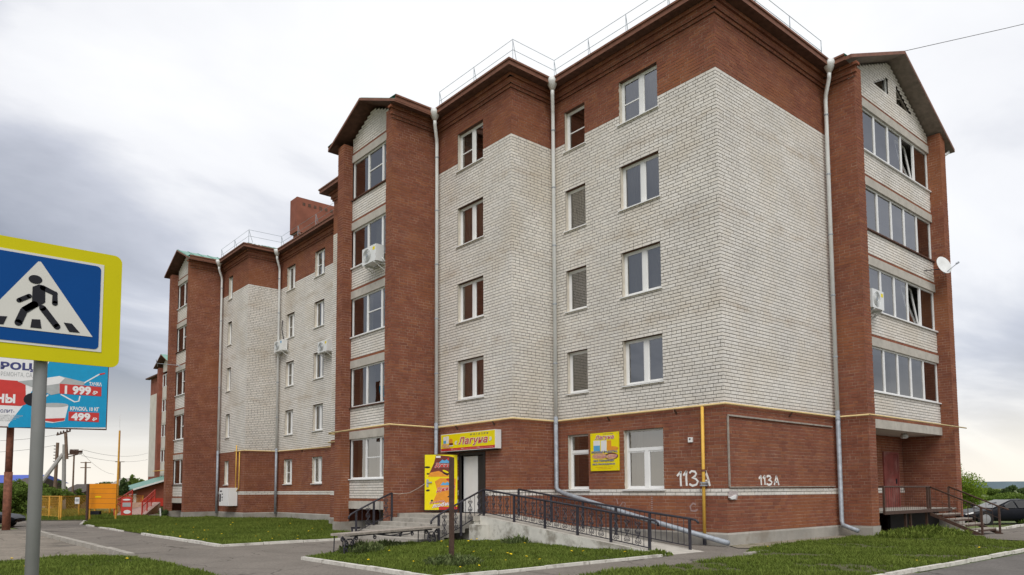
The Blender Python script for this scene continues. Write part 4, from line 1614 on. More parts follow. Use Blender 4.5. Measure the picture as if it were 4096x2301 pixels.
# ------------------------------------------------------------------ porch with steps and ramp
PO = thing('porch', 'concrete shop porch with steps and long wheelchair ramp', 'porch', (-3.2, 7, 0))
part(PO, 'landing', 'concrete', lambda m: m.box((-3.62, 6.56, 0.60), (-1.945, 10.94, 0.75)))
part(PO, 'landing_base', 'plaster', lambda m: m.box((-3.55, 6.6, -0.2), (-2.0, 10.9, 0.598)))
xs = [-3.62, -3.98, -4.40, -4.78, -5.18, -5.56]
for i in range(5):
    zt = 0.62 - 0.125 * i
    part(PO, 'step', 'concrete', lambda m: m.box((xs[i + 1], 6.68 - 0.02 * i, -0.2 if i == 4 else zt - 0.24), (xs[i] + 0.12, 10.82 if i == 0 else 10.75 + 0.16 * i, zt)))


def ramp_fn(m):
    z1, z0, y1, y0 = 0.747, -0.01, 6.56, -0.62
    V = []
    for x in (-3.36, -1.86):
        V += [(x, y1, -0.2), (x, y1, z1), (x, y0, z0), (x, y0, -0.2)]
    m.add(V, [(0, 1, 2, 3), (7, 6, 5, 4), (1, 5, 6, 2), (0, 4, 5, 1), (3, 2, 6, 7)])


rp = MB()
ramp_fn(rp)
rp.m = [0, 0, 1, 0, 0]
rp.build('ramp', ['plaster', 'slab'], PO)
part(PO, 'plinth', 'plaster', lambda m: m.box((-3.78, 6.1, -0.2), (-3.37, 6.55, 0.5)))


def spiral(fr, ca, cb, r, a0, turns, sgn=1, w=0.0, n=None):
    n = n or int(14 * turns) + 4
    out = []
    for i in range(n):
        t = i / (n - 1)
        th = a0 + sgn * turns * 2 * math.pi * t
        rr = r * (1 - 0.8 * t)
        out.append(fr.p(ca + rr * math.cos(th), cb + rr * math.sin(th), w))
    return out


def scroll_motif(m, fr, a, z0, z1, r=0.0115, wd=0.07):
    """pair of mirrored S scrolls standing between two heights"""
    h = z1 - z0
    for s in (-1, 1):
        pts = []
        top = spiral(fr, a + s * wd * 0.55, z0 + h * 0.90, wd * 0.48, -math.pi / 2, 1.1, s)
        bot = spiral(fr, a + s * wd * 0.62, z0 + h * 0.12, wd * 0.55, math.pi / 2, 1.1, -s)
        mid = [fr.p(a + s * wd * f, z0 + h * t, 0) for f, t in ((0.1, 0.74), (0.75, 0.60), (0.9, 0.52), (0.35, 0.42), (0.15, 0.34), (0.8, 0.24))]
        m.tube(top[::-1] + mid + bot, r, 4, cap=False)
        m.tube(spiral(fr, a + s * wd * 0.4, z0 + h * 0.52, wd * 0.35, 0 if s < 0 else math.pi, 1.0, s), r * 0.9, 4, cap=False)


def railing(name, label, posts, fr_right, bal=0.17, hook=None, hook_start=None, motif=True, gap=0.12, group=None, step_along=None):
    """posts: list of (x, y, z_foot, z_top) ; straight runs between them"""
    t = thing(name, label, 'railing', (posts[0][0], posts[0][1], posts[0][2]), group)
    for x, y, z0, z1 in posts:
        part(t, 'post', 'black_iron', lambda m: m.box((x - 0.028, y - 0.028, z0 - 0.15), (x + 0.028, y + 0.028, z1 - 0.01)))
    top = [(x, y, z1) for x, y, z0, z1 in posts]
    if hook:
        top = top + hook
    if hook_start:
        top = hook_start + top
    part(t, 'handrail', 'black_iron', lambda m: m.tube(top, 0.03, 8), True)
    for (x0, y0, a0, b0), (x1, y1, a1, b1) in zip(posts, posts[1:]):
        L = math.hypot(x1 - x0, y1 - y0)
        part(t, 'bottom_rail', 'black_iron', lambda m: m.bar((x0, y0, a0 + gap), (x1, y1, a1 + gap), 0.024, 0.024))
        k = max(2, int(round(L / bal)))
        fr = Frame((x0, y0, 0), ((x1 - x0) / L, (y1 - y0) / L, 0))
        for i in range(1, k):
            f = i / k
            x, y = x0 + (x1 - x0) * f, y0 + (y1 - y0) * f
            zl, zh = a0 + (a1 - a0) * f + gap, b0 + (b1 - b0) * f
            part(t, 'baluster', 'black_iron', lambda m: m.tube([(x, y, zl), (x, y, zh)], 0.011, 4))
            if motif and i % 2 == 1:
                part(t, 'scroll', 'black_iron', lambda m: scroll_motif(m, fr, L * f, zl + 0.01, zl + (zh - zl) * 0.88, wd=0.085))
    return t


FR = [(-3.2, 6.57, 0.74, 1.56), (-3.2, 5.12, 0.57, 1.39), (-3.2, 3.79, 0.42, 1.24), (-3.2, 2.51, 0.28, 1.10), (-3.2, 1.32, 0.15, 0.96), (-3.2, 0.07, 0.0, 0.81)]
railing('ramp_railing', 'black wrought iron railing with scrolls on the outer side of the ramp', FR, None, hook=[(-3.2, -0.12, 0.78), (-3.2, -0.2, 0.72), (-3.2, -0.2, 0.66)])
BR = [(-2.0, 6.3, 0.72, 1.56), (-2.0, 4.8, 0.55, 1.37), (-2.0, 3.47, 0.40, 1.2), (-2.0, 2.21, 0.28, 1.06), (-2.0, 1.03, 0.14, 0.93), (-2.0, -0.23, 0.0, 0.80)]
railing('ramp_railing', 'plain black railing on the wall side of the ramp', BR, None, hook=[(-2.0, -0.42, 0.77), (-2.0, -0.5, 0.70)], motif=False)
SR = [(-3.18, 6.60, 0.74, 1.56), (-4.08, 6.56, 0.32, 1.19), (-4.92, 6.52, 0.0, 0.82)]
railing('stair_railing', 'scrolled black railing on the ramp side of the shop steps', SR, None, hook=[(-5.12, 6.5, 0.72), (-5.2, 6.5, 0.64), (-5.2, 6.5, 0.56)], bal=0.2)
LR = [(-3.99, 10.7, 0.6, 1.46), (-4.68, 10.72, 0.34, 1.17), (-5.33, 10.75, 0.05, 0.86)]
railing('stair_railing', 'scrolled black railing of the shop steps beside the loggia pier', LR, None, hook=[(-5.52, 10.76, 0.76), (-5.6, 10.76, 0.68), (-5.6, 10.76, 0.6)], bal=0.2)
bn = MB()
bn.lathe((-5.05, 11.3, 0), [(0.13, 0), (0.16, 0.3), (0.18, 0.31)], 12)
tag(bn.build('bucket', 'black_iron', None, base=(-5.05, 11.3, 0)), 'small dark bucket at the foot of the shop steps', 'bucket')

rp_ = MB()
rp_.tube([(-3.97, 10.66, 1.44), (-3.8, 10.5, 1.42), (-3.5, 10.35, 1.46), (-3.2, 10.25, 1.62), (-2.97, 10.18, 1.78)], 0.011, 5)
tag(rp_.build('rope', 'wood_grey', None, base=(-3.5, 10.3, 1.4)), 'thin rope tying the open shop door to the stair railing', 'rope')

# ------------------------------------------------------------------ bench
def bench():
    A, B = Vector((-8.68, 5.18, 0)), Vector((-5.42, 6.42, 0))
    d = (B - A).normalized()
    nrm = Vector((d.y, -d.x, 0))
    t = thing('bench', 'long backless grey plank bench on scrolled iron legs', 'bench', tuple(A))
    for i, o in enumerate((-0.13, 0.02, 0.17)):
        mb = MB()
        a, b = A - d * 0.25, B + d * 0.35
        mb.bar(a + nrm * o + Vector((0, 0, 0.47)), b + nrm * o + Vector((0, 0, 0.47 + 0.002 * i)), 0.145, 0.055)
        mb.build('plank', 'wood_grey', t)
    fr = Frame(A + nrm * 0.2, d)
    L = (B - A).length
    for c in (A, B):
        f2_ = Frame(c - nrm * 0.17, nrm)
        g_ = Frame(c + nrm * 0.18, d)
        m = MB()
        for s in (-1, 1):
            pts = [g_.p(s * 0.19, 0.0), g_.p(s * 0.19, 0.16), g_.p(s * 0.15, 0.28), g_.p(s * 0.17, 0.36), g_.p(s * 0.24, 0.41)]
            m.tube(pts, 0.02, 6)
            m.tube(spiral(g_, s * 0.25, 0.36, 0.06, math.pi / 2, 1.2, -s), 0.016, 5, cap=False)
            m.tube(spiral(g_, s * 0.10, 0.24, 0.06, math.pi / 2, 1.2, s), 0.016, 5, cap=False)
            m.tube(spiral(g_, s * 0.10, 0.10, 0.06, -math.pi / 2, 1.2, -s), 0.016, 5, cap=False)
            m.tube([c - nrm * 0.17 + d * s * 0.17, c - nrm * 0.17 + d * s * 0.15 + Vector((0, 0, 0.44))], 0.014, 6)
        m.tube([g_.p(-0.15, 0.28), g_.p(-0.08, 0.35), g_.p(0.08, 0.35), g_.p(0.15, 0.28)], 0.016, 5)
        m.bar(c - nrm * 0.2 + Vector((0, 0, 0.43)), c + nrm * 0.2 + Vector((0, 0, 0.43)), 0.03, 0.02)
        m.build('leg', 'black_iron', t)
    m = MB()
    m.tube([fr.p(0, 0.425), fr.p(L, 0.425)], 0.016, 5)
    for k, (a, s) in enumerate(((0.95, 1), (2.0, -1), (2.55, 1))):
        m.tube(spiral(fr, a, 0.36, 0.07, math.pi / 2, 1.3, s), 0.016, 5, cap=False)
    m.tube([fr.p(0.95, 0.425), fr.p(1.4, 0.37), fr.p(1.9, 0.33), fr.p(2.4, 0.36), fr.p(2.6, 0.425)], 0.014, 5)
    m.tube([fr.p(1.2, 0.42), fr.p(1.6, 0.35), fr.p(2.1, 0.40)], 0.014, 5)
    m.build('scroll', 'black_iron', t)


bench()
mb = MB()
mb.box((-8.26, 1.23, -0.3), (-8.18, 1.31, 2.23))
bp_ = mb.build('post', 'brown_iron', None, base=(-8.22, 1.27, 0))
bp_.name = 'metal_post'
tag(bp_, 'bare brown square steel post standing in the grass before the shop door', 'post')
part(bp_, 'bolt', 'galvanised', lambda m: m.tube([(-8.27, 1.25, 2.05), (-8.24, 1.25, 2.05)], 0.012, 6)) if False else None

# ------------------------------------------------------------------ shop sign and poster
def shop_sign():
    t = thing('shop_sign', 'yellow light box sign lettered in red above the shop door', 'sign', (-1.95, 8.8, 2.9))
    F = Frame((-2.2, 0, 0), (0, -1, 0))
    part(t, 'box', 'white_metal', lambda m: m.box((-2.2, 7.22, 2.91), (-1.95, 10.33, 3.53)))
    L0 = -10.33
    a = lambda f: L0 + f
    pp(t, 'face', 'print_yellow', F, R4(a(0.02), 2.93, a(3.09), 3.51), 0.004)
    pp(t, 'strip', 'print_red', F, R4(a(0.02), 2.93, a(3.09), 3.02), 0.006)
    text(t, 'letters', 'Лагуна', F, a(1.08), 3.06, a(2.72), 3.37, 'print_red', 0.014, 0.22, 0.02, ('print_white', 0.032))
    text(t, 'letters', '«', F, a(0.86), 3.13, a(1.02), 3.26, 'print_white', 0.014, 0.2, 0.03)
    text(t, 'letters', '»', F, a(2.78), 3.17, a(2.94), 3.30, 'print_white', 0.014, 0.2, 0.03)
    text(t, 'letters', 'м а г а з и н', F, a(1.75), 3.41, a(2.75), 3.47, 'print_navy', 0.012, 0.2, 0.0)
    text(t, 'letters', 'И.П.  —  — —  —  ИНН — — — — — — — —  ОГРН — — — — — — — —', F, a(0.66), 2.95, a(3.0), 3.0, 'print_white', 0.012)
    pp(t, 'carton', 'print_sky', F, R4(a(0.17), 3.17, a(0.33), 3.44), 0.008)
    pp(t, 'carton', 'print_white', F, R4(a(0.17), 3.30, a(0.33), 3.44), 0.010)
    pp(t, 'carton', 'print_white', F, R4(a(0.35), 3.19, a(0.49), 3.45), 0.008)
    pp(t, 'loaf', 'print_orange', F, ell(a(0.62), 3.27, 0.12, 0.09), 0.011)
    pp(t, 'bun', 'print_bun', F, ell(a(0.25), 3.12, 0.16, 0.08), 0.012)
    pp(t, 'bun', 'print_bun', F, ell(a(0.45), 3.08, 0.15, 0.06), 0.013)
    pp(t, 'cake', 'print_brown', F, R4(a(0.53), 3.12, a(0.75), 3.2), 0.014)
    pp(t, 'cake', 'print_white', F, R4(a(0.53), 3.09, a(0.75), 3.13), 0.014)
    part(t, 'bracket', 'door_black', lambda m: m.box((-2.1, 7.4, 2.87), (-1.93, 10.1, 2.91)))


shop_sign()


def poster():
    t = thing('poster', 'yellow opening hours board between the two shop windows', 'poster', (-0.04, 4.4, 2.1))
    F = Frame((-0.045, 0, 0), (0, -1, 0))
    a = lambda f: -5.0 + f
    part(t, 'board', 'print_yellow', lambda m: m.box((-0.045, 3.79, 2.13), (-0.015, 5.0, 3.34)))
    text(t, 'letters', 'Лагуна', F, a(0.22), 3.10, a(1.02), 3.26, 'print_red', 0.012, 0.22, 0.02, ('print_white', 0.05))
    text(t, 'letters', 'магазин', F, a(0.55), 3.28, a(0.98), 3.31, 'print_navy', 0.008, 0.2)
    pp(t, 'carton', 'print_sky', F, R4(a(0.14), 2.76, a(0.42), 2.94), 0.004)
    pp(t, 'carton', 'print_white', F, R4(a(0.14), 2.94, a(0.42), 3.10), 0.004)
    pp(t, 'carton', 'print_white', F, R4(a(0.46), 2.74, a(0.70), 3.09), 0.004)
    pp(t, 'carton', 'print_orange', F, R4(a(0.72), 2.80, a(0.90), 3.08), 0.004)
    pp(t, 'loaf', 'print_orange', F, ell(a(0.95), 2.82, 0.25, 0.07), 0.006)
    pp(t, 'bun', 'print_bun', F, ell(a(0.40), 2.60, 0.34, 0.10), 0.005)
    pp(t, 'bun', 'print_brown', F, ell(a(0.9), 2.58, 0.28, 0.11), 0.005)
    pp(t, 'bun', 'print_bun', F, ell(a(0.9), 2.57, 0.22, 0.08), 0.007)
    text(t, 'letters', 'РЕЖИМ РАБОТЫ:', F, a(0.06), 2.69, a(1.16), 2.76, 'print_navy', 0.012, 0, 0.03, ('print_white', 0.03))
    text(t, 'letters', '7.00 до 23.00', F, a(0.17), 2.535, a(1.13), 2.625, 'print_red', 0.012, 0, 0.02, ('print_white', 0.045))
    text(t, 'letters', 'БЕЗ ПЕРЕРЫВА', F, a(0.14), 2.42, a(1.02), 2.48, 'print_navy', 0.012, 0, 0.03, ('print_white', 0.03))
    text(t, 'letters', 'БЕЗ ВЫХОДНЫХ', F, a(0.10), 2.31, a(1.06), 2.37, 'print_navy', 0.012, 0, 0.03, ('print_white', 0.03))
    text(t, 'letters', 'последний день месяца', F, a(0.22), 2.235, a(0.96), 2.265, 'print_red', 0.006)
    text(t, 'letters', 'санитарный день', F, a(0.3), 2.18, a(0.88), 2.21, 'print_red', 0.006)
    for ax, z in ((0.05, 3.29), (1.15, 3.29), (0.05, 2.18), (1.15, 2.18), (0.05, 2.75)):
        part(t, 'screw', 'galvanised', lambda m: m.tube([F.p(a(ax), z, 0), F.p(a(ax), z, 0.006)], 0.012, 6))


poster()

# painted numbers on the brick
def stroke(m, fr, pts, wd, w0=0.001, w1=0.006):
    P = [Vector((p[0], p[1])) for p in pts]
    n = len(P)
    Lf, Rt = [], []
    for i in range(n):
        d = (P[min(i + 1, n - 1)] - P[max(i - 1, 0)]).normalized()
        q = Vector((-d.y, d.x)) * wd / 2
        Lf.append(P[i] + q)
        Rt.append(P[i] - q)
    for i in range(n - 1):
        m.prism(fr, [tuple(Lf[i]), tuple(Rt[i]), tuple(Rt[i + 1]), tuple(Lf[i + 1])], w0, w1)


def number(fr, a0, a1, z0, z1, label):
    W_, H_ = a1 - a0, z1 - z0
    P = lambda x, y: (a0 + x * W_, z0 + y * H_)
    wd = W_ * 0.055
    t = thing('painted_number', label, 'graffiti', tuple(fr.p(a0, z0)))
    part(t, 'digit', 'graffiti', lambda m: (stroke(m, fr, [P(0.0, 0.68), P(0.12, 0.98)], wd), stroke(m, fr, [P(0.12, 1.0), P(0.11, 0.5), P(0.12, 0.0)], wd)))
    part(t, 'digit', 'graffiti', lambda m: (stroke(m, fr, [P(0.20, 0.70), P(0.30, 1.0)], wd), stroke(m, fr, [P(0.30, 1.0), P(0.29, 0.5), P(0.30, 0.02)], wd)))
    th = [(0.39, 0.86), (0.46, 0.99), (0.56, 0.95), (0.60, 0.80), (0.56, 0.65), (0.47, 0.56), (0.58, 0.48), (0.65, 0.30), (0.60, 0.10), (0.48, 0.02), (0.38, 0.14)]
    part(t, 'digit', 'graffiti', lambda m: stroke(m, fr, [P(*q) for q in th], wd))
    part(t, 'letter', 'graffiti', lambda m: (stroke(m, fr, [P(0.76, 0.0), P(0.84, 0.6), P(0.88, 0.98)], wd), stroke(m, fr, [P(0.88, 0.98), P(0.95, 0.5), P(1.0, 0.0)], wd), stroke(m, fr, [P(0.79, 0.33), P(0.96, 0.36)], wd * 0.8)))


number(f1, -1.63, -0.53, 1.62, 2.05, 'large white painted 113 A beside the yellow gas riser')
number(fe, 1.6, 2.67, 1.64, 1.91, 'smaller white painted 113 A on the end wall inside the metal frame')
part(BLD, 'faded_graffiti', 'chalk', lambda m: (stroke(m, f1, [(-1.0, 1.10), (-1.1, 1.14), (-1.2, 1.05), (-1.17, 0.93), (-1.03, 0.92), (-0.95, 0.97)], 0.05),
                                                stroke(m, f1, [(-3.95, 1.25), (-3.9, 1.08)], 0.03), stroke(m, f1, [(-3.82, 1.02), (-3.7, 1.15), (-3.6, 1.12), (-3.62, 1.0)], 0.03)))
for i in range(8):
    part(BLD, 'paint_patch', 'chalk', lambda m: fbox(m, f1, -2.60, -2.54, 0.92 + i * 0.06, 0.95 + i * 0.06, 0.001, 0.005))
# frame of a removed hoarding on the end wall
hf = thing('hoarding_frame', 'empty thin wooden hoarding frame on the red end wall', 'frame', (0.1, -0.02, 1.6))
part(hf, 'rail', 'wood_grey', lambda m: m.bar((0.1, -0.03, 3.55), (6.0, -0.03, 3.53), 0.045, 0.045))
part(hf, 'upright', 'wood_grey', lambda m: m.bar((0.1, -0.03, 1.6), (0.1, -0.03, 3.52), 0.045, 0.04, up=(0, 1, 0)))
part(hf, 'rail', 'wood_grey', lambda m: m.bar((0.1, -0.03, 1.585), (6.05, -0.03, 1.60), 0.04, 0.03))
nt_ = thing('notice', 'torn peeling paper notice at the corner of the end wall', 'notice', (0.2, -0.04, 1.25))
FN = Frame((0, -0.025, 0), (1, 0, 0))
part(nt_, 'paper', 'paper', lambda m: m.prism(FN, [(0.02, 1.30), (0.10, 1.24), (0.42, 1.24), (0.46, 1.33), (0.50, 1.47), (0.04, 1.48)], 0.0, 0.012))
part(nt_, 'peeled_corner', 'print_white', lambda m: m.prism(FN, [(0.02, 1.30), (0.14, 1.32), (0.36, 1.38), (0.30, 1.27), (0.12, 1.25)], 0.012, 0.05))
ks = thing('alarm_box', 'tiny white alarm box on brick right of the shop window', 'box', (-0.02, 1.12, 2.86))
part(ks, 'case', 'pvc', lambda m: m.box((-0.055, 1.05, 2.86), (-0.003, 1.19, 3.0)))
part(ks, 'lens', 'sign_black', lambda m: m.tube([(-0.055, 1.12, 2.95), (-0.064, 1.12, 2.95)], 0.025, 8))

# ------------------------------------------------------------------ air conditioners, dish, cabinet
def aircon(fr, a0, a1, b0, b1, w0, w1, label):
    t = thing('air_conditioner', label, 'air conditioner', tuple(fr.p((a0 + a1) / 2, b0, w0)), 'outdoor units of air conditioners on the block')
    part(t, 'case', 'white_metal', lambda m: fbox(m, fr, a0, a1, b0, b1, w0, w1))
    ca, cb = a0 + (a1 - a0) * 0.36, (b0 + b1) / 2
    ra, rb = (a1 - a0) * 0.29, (b1 - b0) * 0.40
    part(t, 'fan_recess', 'print_grey', lambda m: m.prism(fr, ell(ca, cb, ra, rb, 20), w1 + 0.001, w1 + 0.006))

    def grille(m):
        for s in (0.98, 0.78, 0.58, 0.38):
            e = ell(ca, cb, ra * s, rb * s, 20)
            m.tube([fr.p(*q, w1 + 0.012) for q in e + e[:1]], 0.008, 4)
    part(t, 'grille', 'white_metal', grille)
    part(t, 'hub', 'galvanised', lambda m: m.prism(fr, ell(ca, cb, ra * 0.22, rb * 0.22, 10), w1 + 0.006, w1 + 0.02))
    for a in (a0 + 0.12, a1 - 0.12):
        part(t, 'bracket', 'white_metal', lambda m: (m.bar(fr.p(a, b0 - 0.03, 0.0), fr.p(a, b0 - 0.03, w1), 0.04, 0.05), m.bar(fr.p(a, b0 - 0.30, 0.0), fr.p(a, b0 - 0.05, w1 - 0.05), 0.03, 0.03)))
    part(t, 'badge', 'print_yellow' if 'loggia' in label else 'print_sky', lambda m: fbox(m, fr, a1 - 0.22, a1 - 0.06, b1 - 0.2, b1 - 0.08, w1 + 0.001, w1 + 0.004))
    part(t, 'hose', 'white_metal', lambda m: m.tube([fr.p(a1, b0 + 0.15, w0 + 0.08), fr.p(a1 + 0.1, b0 + 0.05, w0 + 0.08), fr.p(a1 + 0.12, b0 - 0.15, 0.02)], 0.02, 6), True)
    return t


aircon(fr_front(-3.5), -12.95, -11.95, 10.0, 10.62, 0.15, 0.50, 'air conditioner hung outside the loggia glazing of the near bay')
ac = aircon(fr_front(0), -29.85, -28.75, 9.6, 10.22, 0.10, 0.42, 'air conditioner beside the downpipe with a black hose above it')
part(ac, 'cable', 'black_iron', lambda m: m.tube([(-0.05, 29.6, 11.5), (-0.08, 29.62, 11.0), (-0.06, 29.4, 10.4), (-0.1, 29.2, 10.15)], 0.025, 6), True)
aircon(fr_front(0), -24.15, -23.1, 8.72, 9.3, 0.10, 0.42, 'air conditioner just above a flat window near the loggia bay')
aircon(fr_end(-0.6), 7.0, 7.85, 7.45, 8.08, 0.15, 0.46, 'air conditioner on the gabled end loggia beside the red pier')

sd_ = thing('satellite_dish', 'white satellite dish on an arm below the loggia glazing', 'satellite dish', (13.2, -0.62, 9.9))
DC = Vector((13.05, -1.15, 10.0))
dn = Vector((-0.35, -0.9, 0.25)).normalized()
part(sd_, 'dish', 'white_metal', lambda m: m.lathe(DC, [(0.02, -0.08), (0.16, -0.06), (0.30, -0.01), (0.36, 0.03), (0.35, 0.035), (0.15, -0.04)], 20, tuple(dn)), True)
part(sd_, 'arm', 'black_iron', lambda m: m.tube([(12.6, -0.62, 9.83), (13.2, -0.95, 9.92), DC - dn * 0.06], 0.018, 6))
part(sd_, 'feed_arm', 'galvanised', lambda m: m.tube([DC - Vector((0, 0, 0.34)), DC + dn * 0.45 + Vector((0.35, 0, -0.1))], 0.014, 6))
part(sd_, 'feed', 'galvanised', lambda m: m.tube([DC + dn * 0.42 + Vector((0.33, 0, -0.1)), DC + dn * 0.5 + Vector((0.42, 0, -0.06))], 0.035, 8))
an = thing('aerial', 'thin wire aerial sticking out of the far loggia bay', 'aerial', (-3.5, 37.3, 9.5))
part(an, 'boom', 'galvanised', lambda m: m.tube([(-3.5, 37.0, 9.45), (-4.6, 38.2, 9.65)], 0.015, 5))
part(an, 'element', 'galvanised', lambda m: (m.tube([(-4.5, 38.4, 9.5), (-4.7, 38.0, 9.85)], 0.016, 5), m.tube([(-3.6, 36.5, 9.25), (-3.7, 37.2, 9.55)], 0.016, 5)))

cb_ = thing('gas_cabinet', 'white wall cabinet with black slots under the yellow risers', 'cabinet', (-2.0, 31.9, 0.72))
part(cb_, 'case', 'pvc', lambda m: m.box((-2.45, 31.0, 0.72), (-1.95, 32.55, 1.75)))
for k, (y0, y1, z0, z1) in enumerate(((32.25, 32.48, 0.95, 1.4), (31.95, 32.1, 1.35, 1.42), (31.95, 32.1, 1.15, 1.25), (31.97, 32.07, 1.02, 1.08), (32.1, 32.4, 1.52, 1.6))):
    part(cb_, 'slot', 'sign_black', lambda m: m.box((-2.456, y0, z0), (-2.449, y1, z1)))

# ------------------------------------------------------------------ entrance platform, metal stair
def entrance():
    t = thing('entrance_stair', 'rusty metal entrance platform and stair with thin rails beneath the loggias', 'stair', (9.0, -1.0, 0))
    X0, X1, Y = 10.95, 12.72, -1.05
    part(t, 'platform', 'concrete', lambda m: m.box((7.2, Y, 0.735), (13.4, 0.78, 0.80)))
    part(t, 'edge_beam', 'brown_iron', lambda m: m.box((7.18, Y - 0.04, 0.68), (12.9, Y - 0.002, 0.79)))
    for x in (9.1, 9.5, 10.9):
        part(t, 'leg', 'brown_iron', lambda m: m.bar((x + 0.1, -0.9, -0.2), (x - 0.05, -0.95, 0.7), 0.07, 0.07, up=(0, 1, 0)))
    part(t, 'shade_panel', 'car_dark', lambda m: m.box((9.2, -0.4, -0.3), (13.5, -0.3, 0.70)))  # added near-black panel, its colour stands in for the shade beneath the platform
    for i in range(4):
        z = 0.62 - 0.165 * i
        y = Y - 0.22 - 0.37 * i
        part(t, 'tread', 'wood_grey', lambda m: m.box((X0 + 0.04, y - 0.17, z - 0.03), (X1 - 0.04, y + 0.17, z)))
        part(t, 'tread_bracket', 'brown_iron', lambda m: m.box((X0 + 0.04, y - 0.17, z - 0.09), (X1 - 0.04, y - 0.13, z - 0.031)))
    for x in (X0, X1):
        part(t, 'stringer', 'brown_iron', lambda m: m.bar((x, Y, 0.62), (x, -2.72, -0.12), 0.05, 0.11))
        part(t, 'post', 'brown_iron', lambda m: m.box((x - 0.03, -2.68, -0.25), (x + 0.03, -2.62, 0.86)))
        part(t, 'post', 'brown_iron', lambda m: m.box((x - 0.03, Y - 0.03, 0.6), (x + 0.03, Y + 0.03, 1.57)))
        part(t, 'handrail', 'brown_iron', lambda m: m.tube([(x, Y, 1.58), (x, -2.65, 0.87), (x, -2.95, 0.76)], 0.03, 6), True)
        part(t, 'middle_rail', 'brown_iron', lambda m: m.tube([(x, Y, 1.2), (x, -2.65, 0.45)], 0.008, 5))
    for x in (7.22, 10.75):
        part(t, 'post', 'brown_iron', lambda m: m.box((x - 0.03, Y - 0.03, 0.7), (x + 0.03, Y + 0.03, 1.57)))
    part(t, 'handrail', 'brown_iron', lambda m: m.tube([(7.22, 0.6, 1.58), (7.22, Y, 1.58), (X0, Y, 1.58)], 0.03, 6))
    for k in range(20):
        x = 7.4 + k * 0.17
        part(t, 'baluster', 'brown_iron', lambda m: m.tube([(x, Y, 0.8), (x, Y, 1.56)], 0.006, 4))
    for k in range(1, 8):
        f = k / 8
        for x in (X0, X1):
            part(t, 'baluster', 'brown_iron', lambda m: m.tube([(x, Y - 1.6 * f, 0.66 - 0.72 * f), (x, Y - 1.6 * f, 1.57 - 0.70 * f)], 0.006, 4))


entrance()

# ------------------------------------------------------------------ crossing sign in the foreground
def crossing_sign():
    t = thing('crossing_sign', 'blue pedestrian crossing sign on a fluorescent yellow backing and grey pole', 'road sign', (-16.585, -5.41, 0))
    part(t, 'pole', 'pole_grey', lambda m: m.tube([(-16.585, -5.41, -0.5), (-16.585, -5.41, 2.47), (-16.585, -5.41, 3.2)], 0.043, 20), True)
    F = Frame((-16.63, -5.5, 2.875), (1, 0, 0))

    def rr(hw, hh, r, n=6, cx=0, cy=0):
        o = []
        for sx, sy, t0 in ((1, 1, 0), (-1, 1, 1), (-1, -1, 2), (1, -1, 3)):
            for i in range(n + 1):
                th = (t0 + i / n) * math.pi / 2
                o.append((cx + sx * (hw - r) + r * math.cos(th), cy + sy * (hh - r) + r * math.sin(th)))
        return o
    part(t, 'backing', 'sign_yellow', lambda m: m.prism(F, rr(0.525, 0.42, 0.055), -0.012, 0.0))
    part(t, 'tray', 'sign_back', lambda m: m.prism(F, rr(0.50, 0.395, 0.05), -0.05, -0.0125))
    cx, cy = 0.0, 0.008
    part(t, 'border', 'sign_white', lambda m: m.prism(F, [(-0.405, -0.325 + cy), (0.405, -0.325 + cy), (0.405, 0.325 + cy), (-0.405, 0.325 + cy)], 0.0, 0.004))
    part(t, 'blue_panel', 'sign_blue', lambda m: m.prism(F, rr(0.385, 0.308, 0.03, 5, 0, cy), 0.004, 0.007))
    tr = [(-0.345, -0.213), (0.345, -0.213), (0.008, 0.278), (-0.008, 0.278)]
    part(t, 'triangle', 'sign_white', lambda m: m.prism(F, tr, 0.007, 0.010))
    W = (0.010, 0.0125)

    def q(x, y):
        return hit(F, x / 2.412, 900 + y / 2.412)

    def limb(pts, wd):
        def f(m):
            stroke(m, F, [q(*p) for p in pts], wd, *W)
            for p in (pts[0], pts[-1]):
                a, b = q(*p)
                m.prism(F, ell(a, b, wd / 2, wd / 2, 12), *W)
            for p in pts[1:-1]:
                a, b = q(*p)
                m.prism(F, ell(a, b, wd / 2, wd / 2, 12), W[0], W[1] - 0.0003)
        return f
    part(t, 'head', 'sign_black', lambda m: m.prism(F, ell(*q(340, 530), 0.041, 0.031, 20), *W))
    part(t, 'torso', 'sign_black', lambda m: m.prism(F, [q(*p) for p in ((312, 600), (372, 578), (408, 585), (434, 640), (434, 750), (388, 782), (250, 840), (205, 800), (306, 742))], *W))
    part(t, 'arm', 'sign_black', limb([(410, 610), (527, 668), (527, 760)], 0.036))
    part(t, 'arm', 'sign_black', limb([(280, 690), (182, 730)], 0.032))
    part(t, 'leg', 'sign_black', limb([(330, 770), (228, 832), (175, 945)], 0.046))
    part(t, 'leg', 'sign_black', limb([(408, 805), (548, 985)], 0.042))
    for pts in (((612, 945), (690, 955), (768, 1045), (665, 1035)), ((305, 912), (385, 915), (398, 1003), (290, 992)), ((-20, 880), (68, 885), (30, 962), (-70, 958))):
        part(t, 'stripe', 'sign_black', lambda m: m.prism(F, [q(*p) for p in pts], *W))
    for z in (2.65, 3.1):
        part(t, 'clamp', 'sign_back', lambda m: m.box((-16.64, -5.46, z), (-16.53, -5.36, z + 0.03)))


crossing_sign()

